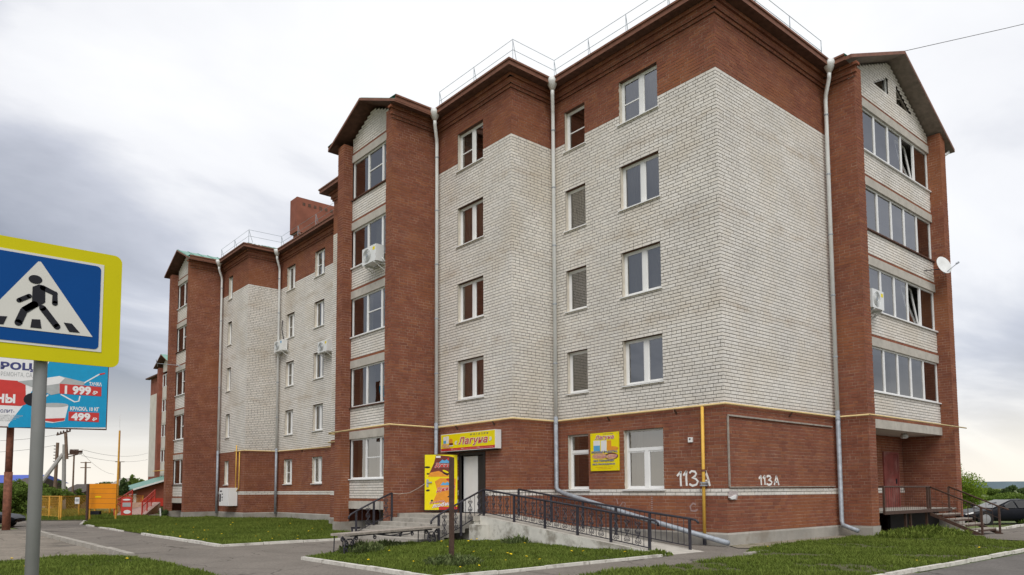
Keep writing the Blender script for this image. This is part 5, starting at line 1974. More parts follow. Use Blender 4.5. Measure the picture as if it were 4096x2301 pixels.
# ------------------------------------------------------------------ billboard behind it
def billboard():
    Rt = PX(424, 1600, 32.0)
    Lf = PX(0, 1600, 30.4)
    d = Vector((Rt[0] - Lf[0], Rt[1] - Lf[1], 0)).normalized()
    F = Frame((Rt[0], Rt[1], 0), d)            # a = 0 at the right edge, negative leftwards
    zb = PX(416, 1717, 32.0)[2]
    zt = zb + 3.35
    sc_ = (Vector((Rt[0] - Lf[0], Rt[1] - Lf[1], 0)).length) / 424 # metres per photo pixel across
    P = lambda x, y: hit(F, x / 3.618, 1380 + y / 3.618)
    base = F.p(-4.2, 0)
    t = thing('billboard', 'billboard with blue and red print of a wheelbarrow and paint prices on a rusty column', 'billboard', (base[0], base[1], 0))
    pc = PX(24, 2110, 30.7)
    part(t, 'column', 'rust', lambda m: (m.tube([(pc[0], pc[1], -0.3), (pc[0], pc[1], 2.4)], 0.155, 14), m.tube([(pc[0], pc[1], 2.4), (pc[0], pc[1], zb + 0.3)], 0.135, 14)), True)
    part(t, 'frame', 'rust', lambda m: fbox(m, F, -7.5, 0.04, zb - 0.03, zt + 0.02, -0.35, -0.02))
    part(t, 'panel', 'print_white', lambda m: fbox(m, F, -7.5, 0.03, zb, zt, -0.02, 0.0))

    def poly(name, m_, pts, w):
        part(t, name, m_, lambda m: m.prism(F, [P(*p) for p in pts], 0.0, w))
    poly('print', 'print_blue', [(120, 1150), (360, 840), (740, 200), (1570, 200), (1530, 1195), (120, 1195)], 0.004)
    poly('print', 'print_red', [(-400, 470), (250, 520), (370, 580), (375, 860), (300, 885), (-400, 850)], 0.006)
    poly('wheelbarrow', 'print_grey', [(255, 530), (600, 490), (860, 450), (1230, 540), (1220, 575), (870, 700), (740, 725), (600, 660)], 0.010)
    poly('wheelbarrow', 'print_white', [(600, 490), (860, 450), (940, 480), (860, 560), (600, 600)], 0.012)
    part(t, 'barrow_frame', 'print_white', lambda m: (stroke(m, F, [P(1220, 550), P(1430, 430), P(1515, 412)], 0.05, 0.004, 0.011), stroke(m, F, [P(880, 715), P(1080, 825), P(1140, 815), P(1160, 740)], 0.05, 0.004, 0.011),
                                                     stroke(m, F, [P(600, 800), P(700, 720)], 0.05, 0.004, 0.012)))
    part(t, 'barrow_grip', 'print_red', lambda m: stroke(m, F, [P(1440, 428), P(1520, 412)], 0.06, 0.004, 0.013))
    poly('barrow_wheel', 'sign_black', ell(500, 790, 160, 100, 20), 0.008)
    poly('bucket', 'print_white', [(570, 860), (990, 880), (960, 1000), (935, 1100), (760, 1130), (590, 1110)], 0.010)
    poly('bucket', 'print_grey', ell(780, 872, 210, 32, 20), 0.012)
    poly('bucket', 'print_red', [(650, 1068), (940, 1058), (932, 1095), (780, 1118), (650, 1100)], 0.012)
    poly('price_box', 'print_red', [(865, 562), (1470, 610), (1465, 745), (865, 705)], 0.014)
    poly('price_box', 'print_red', [(995, 965), (1435, 985), (1430, 1120), (990, 1095)], 0.014)

    def tx(s, x0, y0, x1, y1, m_, w, bold=0.03, sh=0.0):
        a0, b0 = P(x0, y1)
        a1, b1 = P(x1, y0)
        text(t, 'letters', s, F, a0, b0, a1, b1, m_, w, sh, bold)
    tx('1 999', 935, 605, 1320, 715, 'print_white', 0.018, 0.05)
    tx('₽', 1340, 670, 1415, 722, 'print_white', 0.018, 0.03)
    tx('499', 1030, 990, 1310, 1095, 'print_white', 0.018, 0.05)
    tx('₽', 1335, 1055, 1405, 1100, 'print_white', 0.018, 0.03)
    tx('ТАЧКА', 1290, 545, 1475, 590, 'print_white', 0.010, 0.04)
    tx('КРАСКА, 10 КГ', 1015, 905, 1435, 958, 'print_white', 0.010, 0.04)
    tx('РОЦ', 5, 265, 480, 370, 'print_navy', 0.006, 0.05)
    tx('РЕМОНТА, САД', 10, 410, 520, 460, 'print_grey', 0.006, 0.0)
    tx('НЫ', -60, 715, 225, 835, 'print_white', 0.012, 0.05)
    tx('МОНОЛИТ-', -150, 938, 210, 975, 'print_navy', 0.006, 0.02)
    for k in range(4):
        tx('условия акции уточняйте у продавцов', -220, 1010 + k * 24, 330 - k * 50, 1028 + k * 24, 'print_grey', 0.006, 0.0)


billboard()
# ------------------------------------------------------------------ beyond the block, left
def far_block():
    t = thing('apartment_building', 'second brick apartment block with a gabled loggia column behind the red ramp', 'building', (6.5, 78, 0))
    part(t, 'wall', 'brick_far_white', lambda m: m.box((7.3, 77.1, 3.4), (20, 86.9, 13.45)))
    part(t, 'wall', 'brick_far_red', lambda m: m.box((7.32, 77.1, 13.45), (20, 86.9, 15.5)))
    part(t, 'wall', 'brick_far_red', lambda m: m.box((7.32, 60, 0), (20, 86.9, 3.4)))
    part(t, 'wall', 'brick_far_red', lambda m: m.box((7.34, 60, 3.4), (20, 77.1, 15.5)))
    part(t, 'pier', 'brick_far_red', lambda m: m.box((5.5, 76.4, 0), (7.4, 77.1, 15.4)))
    part(t, 'pier', 'brick_far_red', lambda m: m.box((5.5, 72.6, 0), (7.4, 73.2, 15.4)))
    part(t, 'roof', 'roof_green', lambda m: m.add([(6.8, 87.4, 15.55), (20, 87.4, 15.55), (20, 60, 15.55), (6.8, 60, 15.55), (13, 80, 18), (13, 60, 18)], [(0, 1, 4), (1, 2, 5, 4), (3, 0, 4, 5), (0, 3, 2, 1)]))
    part(t, 'eaves', 'soffit', lambda m: m.box((6.8, 77.1, 15.45), (7.3, 87.4, 15.6)))
    for s in (-1, 1):
        V = [(5.2, 74.85, 16.6), (5.2, 74.85 + s * 2.8, 15.4), (8, 74.85 + s * 2.8, 15.4), (8, 74.85, 16.6)]
        V += [(a, b, c + 0.1) for a, b, c in V]
        mesh_obj('gable_roof', V, [(0, 1, 2, 3), (7, 6, 5, 4), (0, 4, 5, 1), (1, 5, 6, 2)], ['soffit', 'roof_green', 'fascia'], t, mi=[0, 1, 2, 2])
    part(t, 'gable', 'brick_far_white', lambda m: m.prism(Frame((5.9, 0, 0), (0, -1, 0)), [(-76.4, 14.9), (-73.2, 14.9), (-73.2, 15.7), (-74.85, 16.5), (-76.4, 15.8)], -0.1, 0))
    F = fr_front(5.9)
    for k in range(5):
        z = 2.0 + 2.8 * k
        part(t, 'parapet', 'brick_far_white', lambda m: fbox(m, F, -76.4, -73.2, z - 1.2, z, -0.1, 0))
        part(t, 'floor_slab', 'slab', lambda m: fbox(m, F, -76.4, -73.2, z - 1.45, z - 1.2, -0.3, 0.02))
        mb = MB()
        for e in (-76.35, -75.35, -74.3, -73.25):
            fbox(mb, F, e - 0.06, e + 0.06, z, z + 1.4, -0.08, 0)
        fbox(mb, F, -76.4, -73.2, z, z + 0.07, -0.08, 0.01)
        fbox(mb, F, -76.4, -73.2, z + 1.33, z + 1.4, -0.08, 0.01)
        w = mb.build('loggia_window', 'pvc', t)
        mesh_obj('pane', [tuple(F.p(a, b, -0.05)) for a, b in R4(-76.3, z + 0.07, -73.3, z + 1.33)], [(0, 1, 2, 3)], 'glass', w)
        room(w, F, -76.3, -73.3, z - 0.2, z + 1.38, -0.1, -1.2, 'interior')
    part(t, 'gas_pipe', 'gas_yellow', lambda m: m.tube([(5.4, 77.3, 3.85), (5.4, 72, 3.85)], 0.04, 6))


far_block()


def annex():
    t = thing('shop_annex', 'low brick shop annex with a green metal roof and white eaves boards', 'building', (3, 76, 0))
    part(t, 'wall', 'brick_far_red', lambda m: m.add([(2.2, 70, -0.2), (2.2, 76, -0.2), (7.3, 76, -0.2), (7.3, 70, -0.2), (2.2, 70, 1.75), (2.2, 76, 1.75), (7.3, 76, 3.4), (7.3, 70, 3.4)],
                                                  [(0, 1, 5, 4), (1, 2, 6, 5), (2, 3, 7, 6), (3, 0, 4, 7)]))
    part(t, 'roof', 'roof_green', lambda m: m.add([(1.6, 69.5, 1.72), (1.6, 76.6, 1.72), (7.3, 76.6, 3.55), (7.3, 69.5, 3.55), (1.6, 69.5, 1.86), (1.6, 76.6, 1.86), (7.3, 76.6, 3.69), (7.3, 69.5, 3.69)],
                                                 [(0, 1, 2, 3), (4, 7, 6, 5), (0, 4, 5, 1), (3, 7, 4, 0)]))
    part(t, 'bargeboard', 'pvc', lambda m: m.bar((1.6, 69.46, 1.78), (7.3, 69.46, 3.61), 0.05, 0.16))
    for y in (70.6, 72.4, 74.3):
        part(t, 'window', 'pvc', lambda m: m.box((2.14, y, 0.3), (2.2, y + 1.0, 1.35)))
    part(t, 'banner', 'red_paint', lambda m: m.box((2.4, 69.93, 0.1), (6.2, 69.98, 0.9)))


annex()


def red_ramp():
    t = thing('red_ramp', 'pale tiled ramp with red tubular railings beside the far loggia', 'ramp', (-5.5, 41, 0))
    part(t, 'slope', 'tile_pink', lambda m: m.add([(-6.3, 40.2, 0), (-4.6, 40.2, 0), (-1.0, 50, 0.75), (-3.0, 50, 0.75), (-6.3, 40.2, -0.3), (-4.6, 40.2, -0.3), (-1.0, 50, -0.3), (-3.0, 50, -0.3)],
                                                 [(0, 1, 2, 3), (0, 4, 5, 1), (0, 3, 7, 4), (1, 5, 6, 2)]))
    for off in (0, 1.6):
        P = [(-6.3 + off, 40.2, 0.0), (-5.2 + off, 43.4, 0.25), (-4.1 + off, 46.7, 0.5), (-3.0 + off, 50, 0.75)]
        for x, y, z in P:
            part(t, 'post', 'red_paint', lambda m: m.tube([(x, y, z - 0.1), (x, y, z + 0.95)], 0.04, 6))
        for h in (0.95, 0.62):
            part(t, 'handrail', 'red_paint', lambda m: m.tube([(x, y, z + h) for x, y, z in P], 0.035, 6))
        for i in range(18):
            f = i / 17
            x, y, z = P[0][0] + (P[3][0] - P[0][0]) * f, 40.2 + 9.8 * f, 0.75 * f
            part(t, 'baluster', 'red_paint', lambda m: m.tube([(x, y, z + 0.1), (x, y, z + 0.95)], 0.012, 4))


red_ramp()


def advert_chair():
    c = Vector((-5.75, 39.6, 0))
    t = thing('advert_stand', 'red pavement advert stand with white lettering beside the orange board', 'advert stand', tuple(c))
    F = Frame(c, (0.80, -0.6, 0))
    part(t, 'panel', 'red_paint', lambda m: m.prism(F, R4(-0.33, 0.05, 0.33, 1.05), -0.05, 0))
    part(t, 'crest', 'red_paint', lambda m: m.prism(F, ell(0, 1.08, 0.34, 0.17), -0.05, 0.01))
    pp(t, 'print', 'print_grey', F, R4(-0.24, 0.62, 0.26, 0.88), 0.01)
    pp(t, 'print', 'print_white', F, ell(0.05, 0.3, 0.22, 0.12), 0.01)
    text(t, 'letters', 'вода', F, -0.24, 1.03, 0.24, 1.13, 'print_white', 0.02, 0.2, 0.03) if False else pp(t, 'lettering', 'print_white', F, ell(0, 1.06, 0.24, 0.055), 0.02)


advert_chair()


def mesh_fence(p, q, h, label, gate=False):
    p, q = Vector((*p, 0)), Vector((*q, 0))
    L = (q - p).length
    d = (q - p).normalized()
    t = thing('mesh_fence', label, 'fence', tuple(p))
    F = Frame(p, d)
    k = max(1, round(L / 2.4))
    for i in range(k + 1):
        part(t, 'post', 'fence_yellow', lambda m: m.tube([F.p(L * i / k, -0.1), F.p(L * i / k, h)], 0.05, 6))
    part(t, 'rail', 'fence_yellow', lambda m: m.bar(F.p(0, h - 0.03), F.p(L, h - 0.03), 0.05, 0.05))
    part(t, 'rail', 'fence_yellow', lambda m: m.bar(F.p(0, 0.2), F.p(L, 0.2), 0.04, 0.05))

    def net(m):
        n = int(L / 0.2)
        for i in range(-int((h - 0.2) / 0.2), n):
            for s in (0, 1):
                a0, a1 = i * 0.2, i * 0.2 + (h - 0.22)
                b0, b1 = 0.2, h - 0.05
                lo, hi = max(a0, 0), min(a1, L)
                if hi - lo < 0.05:
                    continue
                f0, f1 = (lo - a0) / (a1 - a0), (hi - a0) / (a1 - a0)
                z0, z1 = b0 + (b1 - b0) * f0, b0 + (b1 - b0) * f1
                if s:
                    z0, z1 = b1 - (z0 - b0), b1 - (z1 - b0)
                m.bar(F.p(lo, z0), F.p(hi, z1), 0.010, 0.010)
    part(t, 'netting', 'fence_yellow', net)
    return t


mesh_fence((-10.4, 42.8), (-9.85, 36.6), 1.35, 'yellow mesh fence side running away from the paved drive')
mesh_fence((-9.8, 36.4), (-6.2, 42.0), 1.35, 'yellow mesh fence front with a white paper sign')
mesh_fence((-6.1, 42.2), (-3.0, 47.0), 1.3, 'yellow mesh fence section running behind the red ramp')


def small_panel(name, label, px0, py0, px1, py1, depth, m_, thick=0.04, cat='sign'):
    A, B = PX(px0, py1, depth), PX(px1, py0, depth)
    d = Vector((B[0] - A[0], B[1] - A[1], 0))
    F = Frame((A[0], A[1], 0), d)
    t = thing(name, label, cat, (A[0], A[1], A[2]))
    part(t, 'panel', m_, lambda m: fbox(m, F, 0, d.length, A[2], B[2], -thick, 0))
    return t, F, d.length, A[2], B[2]


t, F, L, z0, z1 = small_panel('play_board', 'big plain orange panel board standing behind the brown post', 352, 1935, 466, 2035, 41.0, 'orange_paint', cat='board')
for i in range(1, 5):
    pp(t, 'seam', 'rust', F, R4(0.02, z0 + (z1 - z0) * i / 5 - 0.006, L - 0.02, z0 + (z1 - z0) * i / 5 + 0.006), 0.004)
pp(t, 'stripe', 'print_yellow', F, R4(L * 0.24, z0 + 0.62, L * 0.46, z0 + 0.68), 0.006)
for a in (0.05, L - 0.05):
    part(t, 'post', 'fence_yellow', lambda m: m.tube([F.p(a, -0.1, -0.1), F.p(a, z1 + (0.0), -0.1)], 0.05, 8))
part(t, 'step', 'sign_black', lambda m: fbox(m, F, 0.15, 0.65, 0.3, 0.5, -0.2, 0.02))
t, F, L, z0, z1 = small_panel('paper_sign', 'white paper sheet fixed to the yellow mesh fence', 299, 1990, 318, 2016, 38.2, 'print_white', 0.01)
pp(t, 'print', 'print_grey', F, R4(L * 0.15, z0 + 0.12, L * 0.85, z1 - 0.08), 0.004)

mb = MB()
c = PX(347, 2083, 40.5)
mb.tube([(c[0], c[1], -0.2), (c[0], c[1], 2.0)], 0.075, 8)
tag(mb.build('fence_post', 'brown_iron', None, base=(c[0], c[1], 0)), 'dark brown round post in front of the orange board', 'post')
c = PX(466, 2060, 52)
t = thing('mast', 'tall yellow mast topped by a thin white rod', 'mast', (c[0], c[1], 0))
part(t, 'pole', 'fence_yellow', lambda m: m.tube([(c[0], c[1], -0.3), (c[0] + 0.02, c[1], 5.9)], [0.085, 0.06], 8))
part(t, 'rod', 'pvc', lambda m: m.tube([(c[0] + 0.02, c[1], 5.9), (c[0], c[1], 7.0)], 0.012, 5))


# ---- power poles and lines
def pole(name, label, base_px, top_px, depth, r, m_, group='power poles beyond the fence'):
    b, tp = PX(*base_px, depth), PX(*top_px, depth)
    b = np.array([b[0], b[1], 0.0])
    t = thing(name, label, 'pole', tuple(b), group)
    part(t, 'shaft', m_, lambda m: m.tube([tuple(b - np.array([0, 0, 0.4])), tuple(tp)], [r, r * 0.8], 8))
    return t, b, tp


WX = lambda x, y: (x / 2.894, 1650 + y / 2.894)
t, b1, tp1 = pole('power_pole', 'grey concrete power pole with a leaning strut and side arm', WX(743, 960), WX(745, 370), 60, 0.17, 'pole_conc')
st, sb = PX(*WX(728, 482), 60), PX(*WX(450, 850), 58.5)
sb2 = sb + (sb - st) * ((0 - sb[2]) / (sb[2] - st[2])) if sb[2] != st[2] else sb
part(t, 'strut', 'pole_conc', lambda m: m.tube([tuple(sb2), tuple(st)], [0.19, 0.15], 8))
tt = PX(*WX(760, 240), 60)
part(t, 'extension', 'timber', lambda m: m.tube([tuple(tp1 + RGT * 0.25 - np.array([0, 0, 1.2])), tuple(tt)], 0.12, 8))
a0, a1 = PX(*WX(655, 262), 60), PX(*WX(815, 215), 60)
part(t, 'crossarm', 'brown_iron', lambda m: m.bar(tuple(a0), tuple(a1), 0.1, 0.1))
for f in (0.08, 0.3, 0.5, 0.75, 0.97):
    p = a0 + (a1 - a0) * f
    part(t, 'insulator', 'brown_iron', lambda m: m.lathe(tuple(p), [(0.05, 0.02), (0.07, 0.12), (0.03, 0.22)], 8))
a0, a1 = PX(*WX(765, 485), 60), PX(*WX(945, 480), 60)
part(t, 'side_arm', 'brown_iron', lambda m: (m.bar(tuple(a0), tuple(a1), 0.09, 0.09), m.bar(tuple(PX(*WX(768, 520), 60)), tuple(PX(*WX(900, 487), 60)), 0.06, 0.06)))
part(t, 'switch', 'brown_iron', lambda m: [m.lathe(tuple(PX(*WX(812 + 15 * i, 480), 60)), [(0.05, 0), (0.06, 0.2), (0.03, 0.38)], 6) for i in range(7)] + [m.lathe(tuple(PX(*WX(910 + 18 * i, 470), 60)), [(0.05, 0), (0.07, 0.2)], 6) for i in range(3)])
t, b2, tp2 = pole('power_pole', 'dark timber power pole leaning beside the concrete pole', WX(628, 950), WX(668, 350), 62, 0.15, 'timber')
for i in range(7):
    p = tp2 + (b2 - tp2) * (0.05 + 0.045 * i)
    part(t, 'peg', 'sign_black', lambda m: m.bar(tuple(p - RGT * 0.28), tuple(p + RGT * 0.1), 0.06, 0.06))
t, b3, tp3 = pole('power_pole', 'slim pale pole under the switch arm', WX(840, 950), WX(858, 490), 66, 0.085, 'timber')
t, b4, tp4 = pole('power_pole', 'distant pole with double crossarms above the orange board', WX(993, 800), WX(993, 572), 95, 0.14, 'timber')
for h in (0.1, 0.75):
    p = tp4 - np.array([0, 0, h])
    part(t, 'crossarm', 'timber', lambda m: m.bar(tuple(p - RGT * 0.65), tuple(p + RGT * 0.65), 0.1, 0.1))
t, b5, tp5 = pole('power_pole', 'farthest thin pole with one short crossarm right of the yellow mast', WX(1388, 770), WX(1388, 572), 115, 0.16, 'timber')
part(t, 'crossarm', 'timber', lambda m: m.bar(tuple(tp5 - RGT * 0.7), tuple(tp5 + RGT * 0.7), 0.1, 0.1))


def cable(name, label, pts, r, sag):
    P = []
    for a, b in zip(pts, pts[1:]):
        a, b = np.array(a), np.array(b)
        for i in range(12):
            f = i / 12
            q = a + (b - a) * f
            q[2] -= sag * 4 * f * (1 - f)
            P.append(tuple(q))
    P.append(tuple(pts[-1]))
    mb = MB()
    mb.tube(P, r, 4)
    tag(mb.build(name, 'wire', None), label, 'cable')


cable('power_line', 'thin power line from the left edge to the top crossarm', [PX(-200, 1757, 58), PX(*WX(655, 258), 60)], 0.012, 0.3)
cable('power_line', 'lower power line running to the dark timber pole', [PX(-200, 1805, 60), PX(*WX(640, 380), 62)], 0.012, 0.3)
cable('power_line', 'power line sloping down from the switch arm to the far mast', [PX(*WX(945, 465), 60), PX(*WX(1320, 715), 90)], 0.012, 0.4)
cable('power_line', 'faint power line from the switch arm towards the far block', [PX(*WX(945, 430), 60), PX(*WX(1710, 470), 100)], 0.012, 0.5)
cable('power_line', 'faint lower power line passing behind the yellow mast', [PX(*WX(945, 500), 60), PX(*WX(1710, 545), 100)], 0.012, 0.4)
cable('roof_cable', 'thin cable leaving the end gable ridge for the upper right', [(10.25, -1.0, 17.45), tuple(np.array([10.25, -1.0, 17.45]) + 7 * (PX(4300, 10, 29) - np.array([10.25, -1.0, 17.45])))], 0.011, 0.8)

# ---- houses behind the bushes
def house(label, pL, pR, eave, ridge, depth, roof_m, wall_m='wall_far', depth_m=6, windows=2):
    A, B = PX(pL, eave, depth), PX(pR, eave, depth)
    zr = PX(pL, ridge, depth)[2]
    d = Vector((B[0] - A[0], B[1] - A[1], 0))
    F = Frame((A[0], A[1], 0), d)
    L = d.length
    t = thing('house', label, 'house', (A[0], A[1], 0))
    part(t, 'wall', wall_m, lambda m: fbox(m, F, 0, L, -2.5, A[2], -depth_m, 0))
    part(t, 'roof', roof_m, lambda m: m.add([F.p(-0.4, A[2] - 0.1, 0.5), F.p(L + 0.4, A[2] - 0.1, 0.5), F.p(L + 0.4, zr, -depth_m / 2), F.p(-0.4, zr, -depth_m / 2), F.p(L + 0.4, A[2] - 0.1, -depth_m - 0.5), F.p(-0.4, A[2] - 0.1, -depth_m - 0.5)],
                                          [(0, 1, 2, 3), (3, 2, 4, 5), (1, 4, 2), (0, 3, 5)]))
    for i in range(windows):
        a = L * (i + 0.6) / (windows + 0.3)
        part(t, 'window', 'pvc', lambda m: fbox(m, F, a - 0.5, a + 0.5, A[2] - 1.6, A[2] - 0.5, 0, 0.04))
    return t


house('house with a bright blue metal roof behind the rusty column', -150, 98, 1930, 1898, 110, 'roof_blue', depth_m=10)
house('low dark gabled shed roof among bushes behind the column', 36, 92, 1940, 1910, 72, 'roof_dark', windows=0)
house('grey roofed shed half hidden behind the poles', 258, 330, 1966, 1936, 85, 'roof_dark', windows=1)
house('small house with a blue panel beside the orange board', 322, 352, 1972, 1940, 92, 'roof_blue', windows=0)
house('low dark shed below the concrete strut', 156, 205, 1984, 1960, 66, 'roof_dark', windows=0)
house('pale grey building with a flat sheet roof behind the mast', 448, 478, 1940, 1912, 100, 'wall_far', windows=0)


def bush(label, px, py_base, py_top, wpx, depth, m_, n, size, seed, group=None, name='bush', cat='bush', trunk=True, k=9):
    b = PX(px, py_base, depth)
    tp = PX(px, py_top, depth)
    hw = wpx / 2 * depth / FPX
    hz = max(0.3, (tp[2] - b[2]) / 2)
    c = (b[0], b[1], b[2] + hz)
    t = thing(name, label, cat, (b[0], b[1], b[2]), group)
    leaves(t, 'crown' if trunk else 'foliage', m_, crown_blobs(c, (hw, hw, hz), k, seed), n, size, seed=seed)
    if trunk:
        def lim(m):
            m.tube([(b[0], b[1], b[2] - 0.5), (b[0] + 0.05 * hw, b[1], b[2] + hz * 0.8), (b[0], b[1], b[2] + hz * 1.5)], [0.08 * hw + 0.03, 0.05 * hw + 0.02, 0.015], 7)
            g = random.Random(seed)
            for i in range(6):
                a = g.uniform(0, 6.28)
                m.tube([(b[0], b[1], b[2] + hz * g.uniform(0.3, 1.0)), (b[0] + math.cos(a) * hw * 0.6, b[1] + math.sin(a) * hw * 0.6, b[2] + hz * g.uniform(1.0, 1.7))], [0.03 * hw + 0.01, 0.008], 5)
        part(t, 'trunk', 'bark', lim)
    return t


bush('big rounded green bush left of the grey sign pole', 50, 2085, 1912, 230, 48, 'leaf_mid', 12000, 0.10, 21, trunk=True, k=16)
bush('leafy bush at the picture edge behind the rusty column', -60, 2075, 1925, 150, 46, 'leaf_mid', 5000, 0.09, 22)
bush('loose pale green bush between the strut and the timber pole', 185, 2030, 1922, 130, 58, 'leaf_mid', 6000, 0.10, 23, k=14)
bush('low bush in front of the concrete pole', 262, 2035, 1948, 100, 62, 'leaf_mid', 4500, 0.10, 24, k=14)
bush('low bushes right of the slim pole behind the fence', 318, 2020, 1955, 70, 64, 'leaf_mid', 2200, 0.10, 25)
bush('dark tree behind the top of the timber pole', 235, 1985, 1915, 60, 110, 'leaf_dark', 2200, 0.16, 26, name='tree', cat='tree')
bush('dark round tree left of the strut top', 190, 1985, 1924, 60, 115, 'leaf_dark', 2200, 0.16, 27, name='tree', cat='tree')
bush('dark tree above the orange board', 405, 1985, 1918, 110, 105, 'leaf_dark', 3500, 0.16, 28, name='tree', cat='tree')
bush('dark bush directly right of the mast', 490, 2010, 1905, 55, 75, 'leaf_dark', 2600, 0.12, 29, name='tree', cat='tree')
bush('tall thin tree behind the annex roof', 527, 1990, 1898, 46, 90, 'leaf_mid', 1500, 0.13, 30, name='tree', cat='tree')
bush('airy tree behind the far block corner', 570, 1985, 1908, 70, 95, 'leaf_mid', 2000, 0.13, 31, name='tree', cat='tree')
bush('small dark shrub with a white stake by the far loggia footing', 652, 2075, 2030, 34, 46, 'leaf_dark', 1500, 0.04, 32, trunk=False)
mb = MB()
p = PX(643, 2072, 45)
mb.tube([(p[0], p[1], -0.1), (p[0] - 0.05, p[1], 0.55)], 0.04, 6)
tag(mb.build('stake', 'pvc', None, base=(p[0], p[1], 0)), 'short white stake leaning at the far loggia footing', 'stake')
bush('dense weeds along the fence behind the grass verge', 110, 2090, 2030, 260, 52, 'leaf_mid', 5000, 0.07, 33, trunk=False, k=14)

# ---- right side: tree, far bushes, hills
bush('bright lime green young tree behind the end of the block', 3810, 2085, 1815, 255, 46, 'leaf_lime', 19000, 0.055, 41, name='tree', cat='tree', k=20)
bush('lime green lower growth in front of the young tree', 3860, 2090, 1960, 150, 45, 'leaf_lime', 7000, 0.05, 42, k=12)
bush('rounded dark green tree on the far meadow edge', 4030, 1992, 1940, 70, 150, 'leaf_dark', 3500, 0.22, 43, name='tree', cat='tree')
bush('darkest round tree at the far meadow edge', 4110, 1985, 1936, 90, 160, 'leaf_dark', 3500, 0.24, 44, name='tree', cat='tree')
bush('pale bushy trees left of the dark meadow trees', 3965, 1992, 1948, 90, 155, 'leaf_mid', 3200, 0.22, 45, name='tree', cat='tree')
bush('far bushes beyond the lime tree', 3915, 1985, 1950, 60, 150, 'leaf_dark', 2000, 0.2, 46)
bush('round bush standing in the middle of the meadow', 4050, 2020, 1985, 34, 80, 'leaf_mid', 1500, 0.12, 47)
bush('weedy bushes along the meadow behind the car', 3990, 2045, 2003, 130, 62, 'leaf_mid', 4000, 0.09, 48, trunk=False)
bush('meadow scrub under the dark trees', 4040, 2010, 1975, 180, 110, 'leaf_mid', 4500, 0.14, 49, trunk=False, k=14)
g = np.random.default_rng(8)
V, F = [], []
A, B = PX(3300, 1961, 2600), PX(5200, 1961, 2600)
n = 60
for i in range(n + 1):
    f = i / n
    p = A + (B - A) * f
    h = 21 + 5 * math.sin(f * 5 + 1) + 2 * math.sin(f * 17) + g.normal() * 0.5
    V += [(p[0], p[1], -12), (p[0], p[1], h), (p[0] + FWD[0] * 500, p[1] + FWD[1] * 500, h + 2)]
for i in range(n):
    F += [(3 * i, 3 * i + 3, 3 * i + 4, 3 * i + 1), (3 * i + 1, 3 * i + 4, 3 * i + 5, 3 * i + 2)]
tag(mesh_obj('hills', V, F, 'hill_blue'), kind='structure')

# ------------------------------------------------------------------ cars
HK, VK = 1.0, 0.77


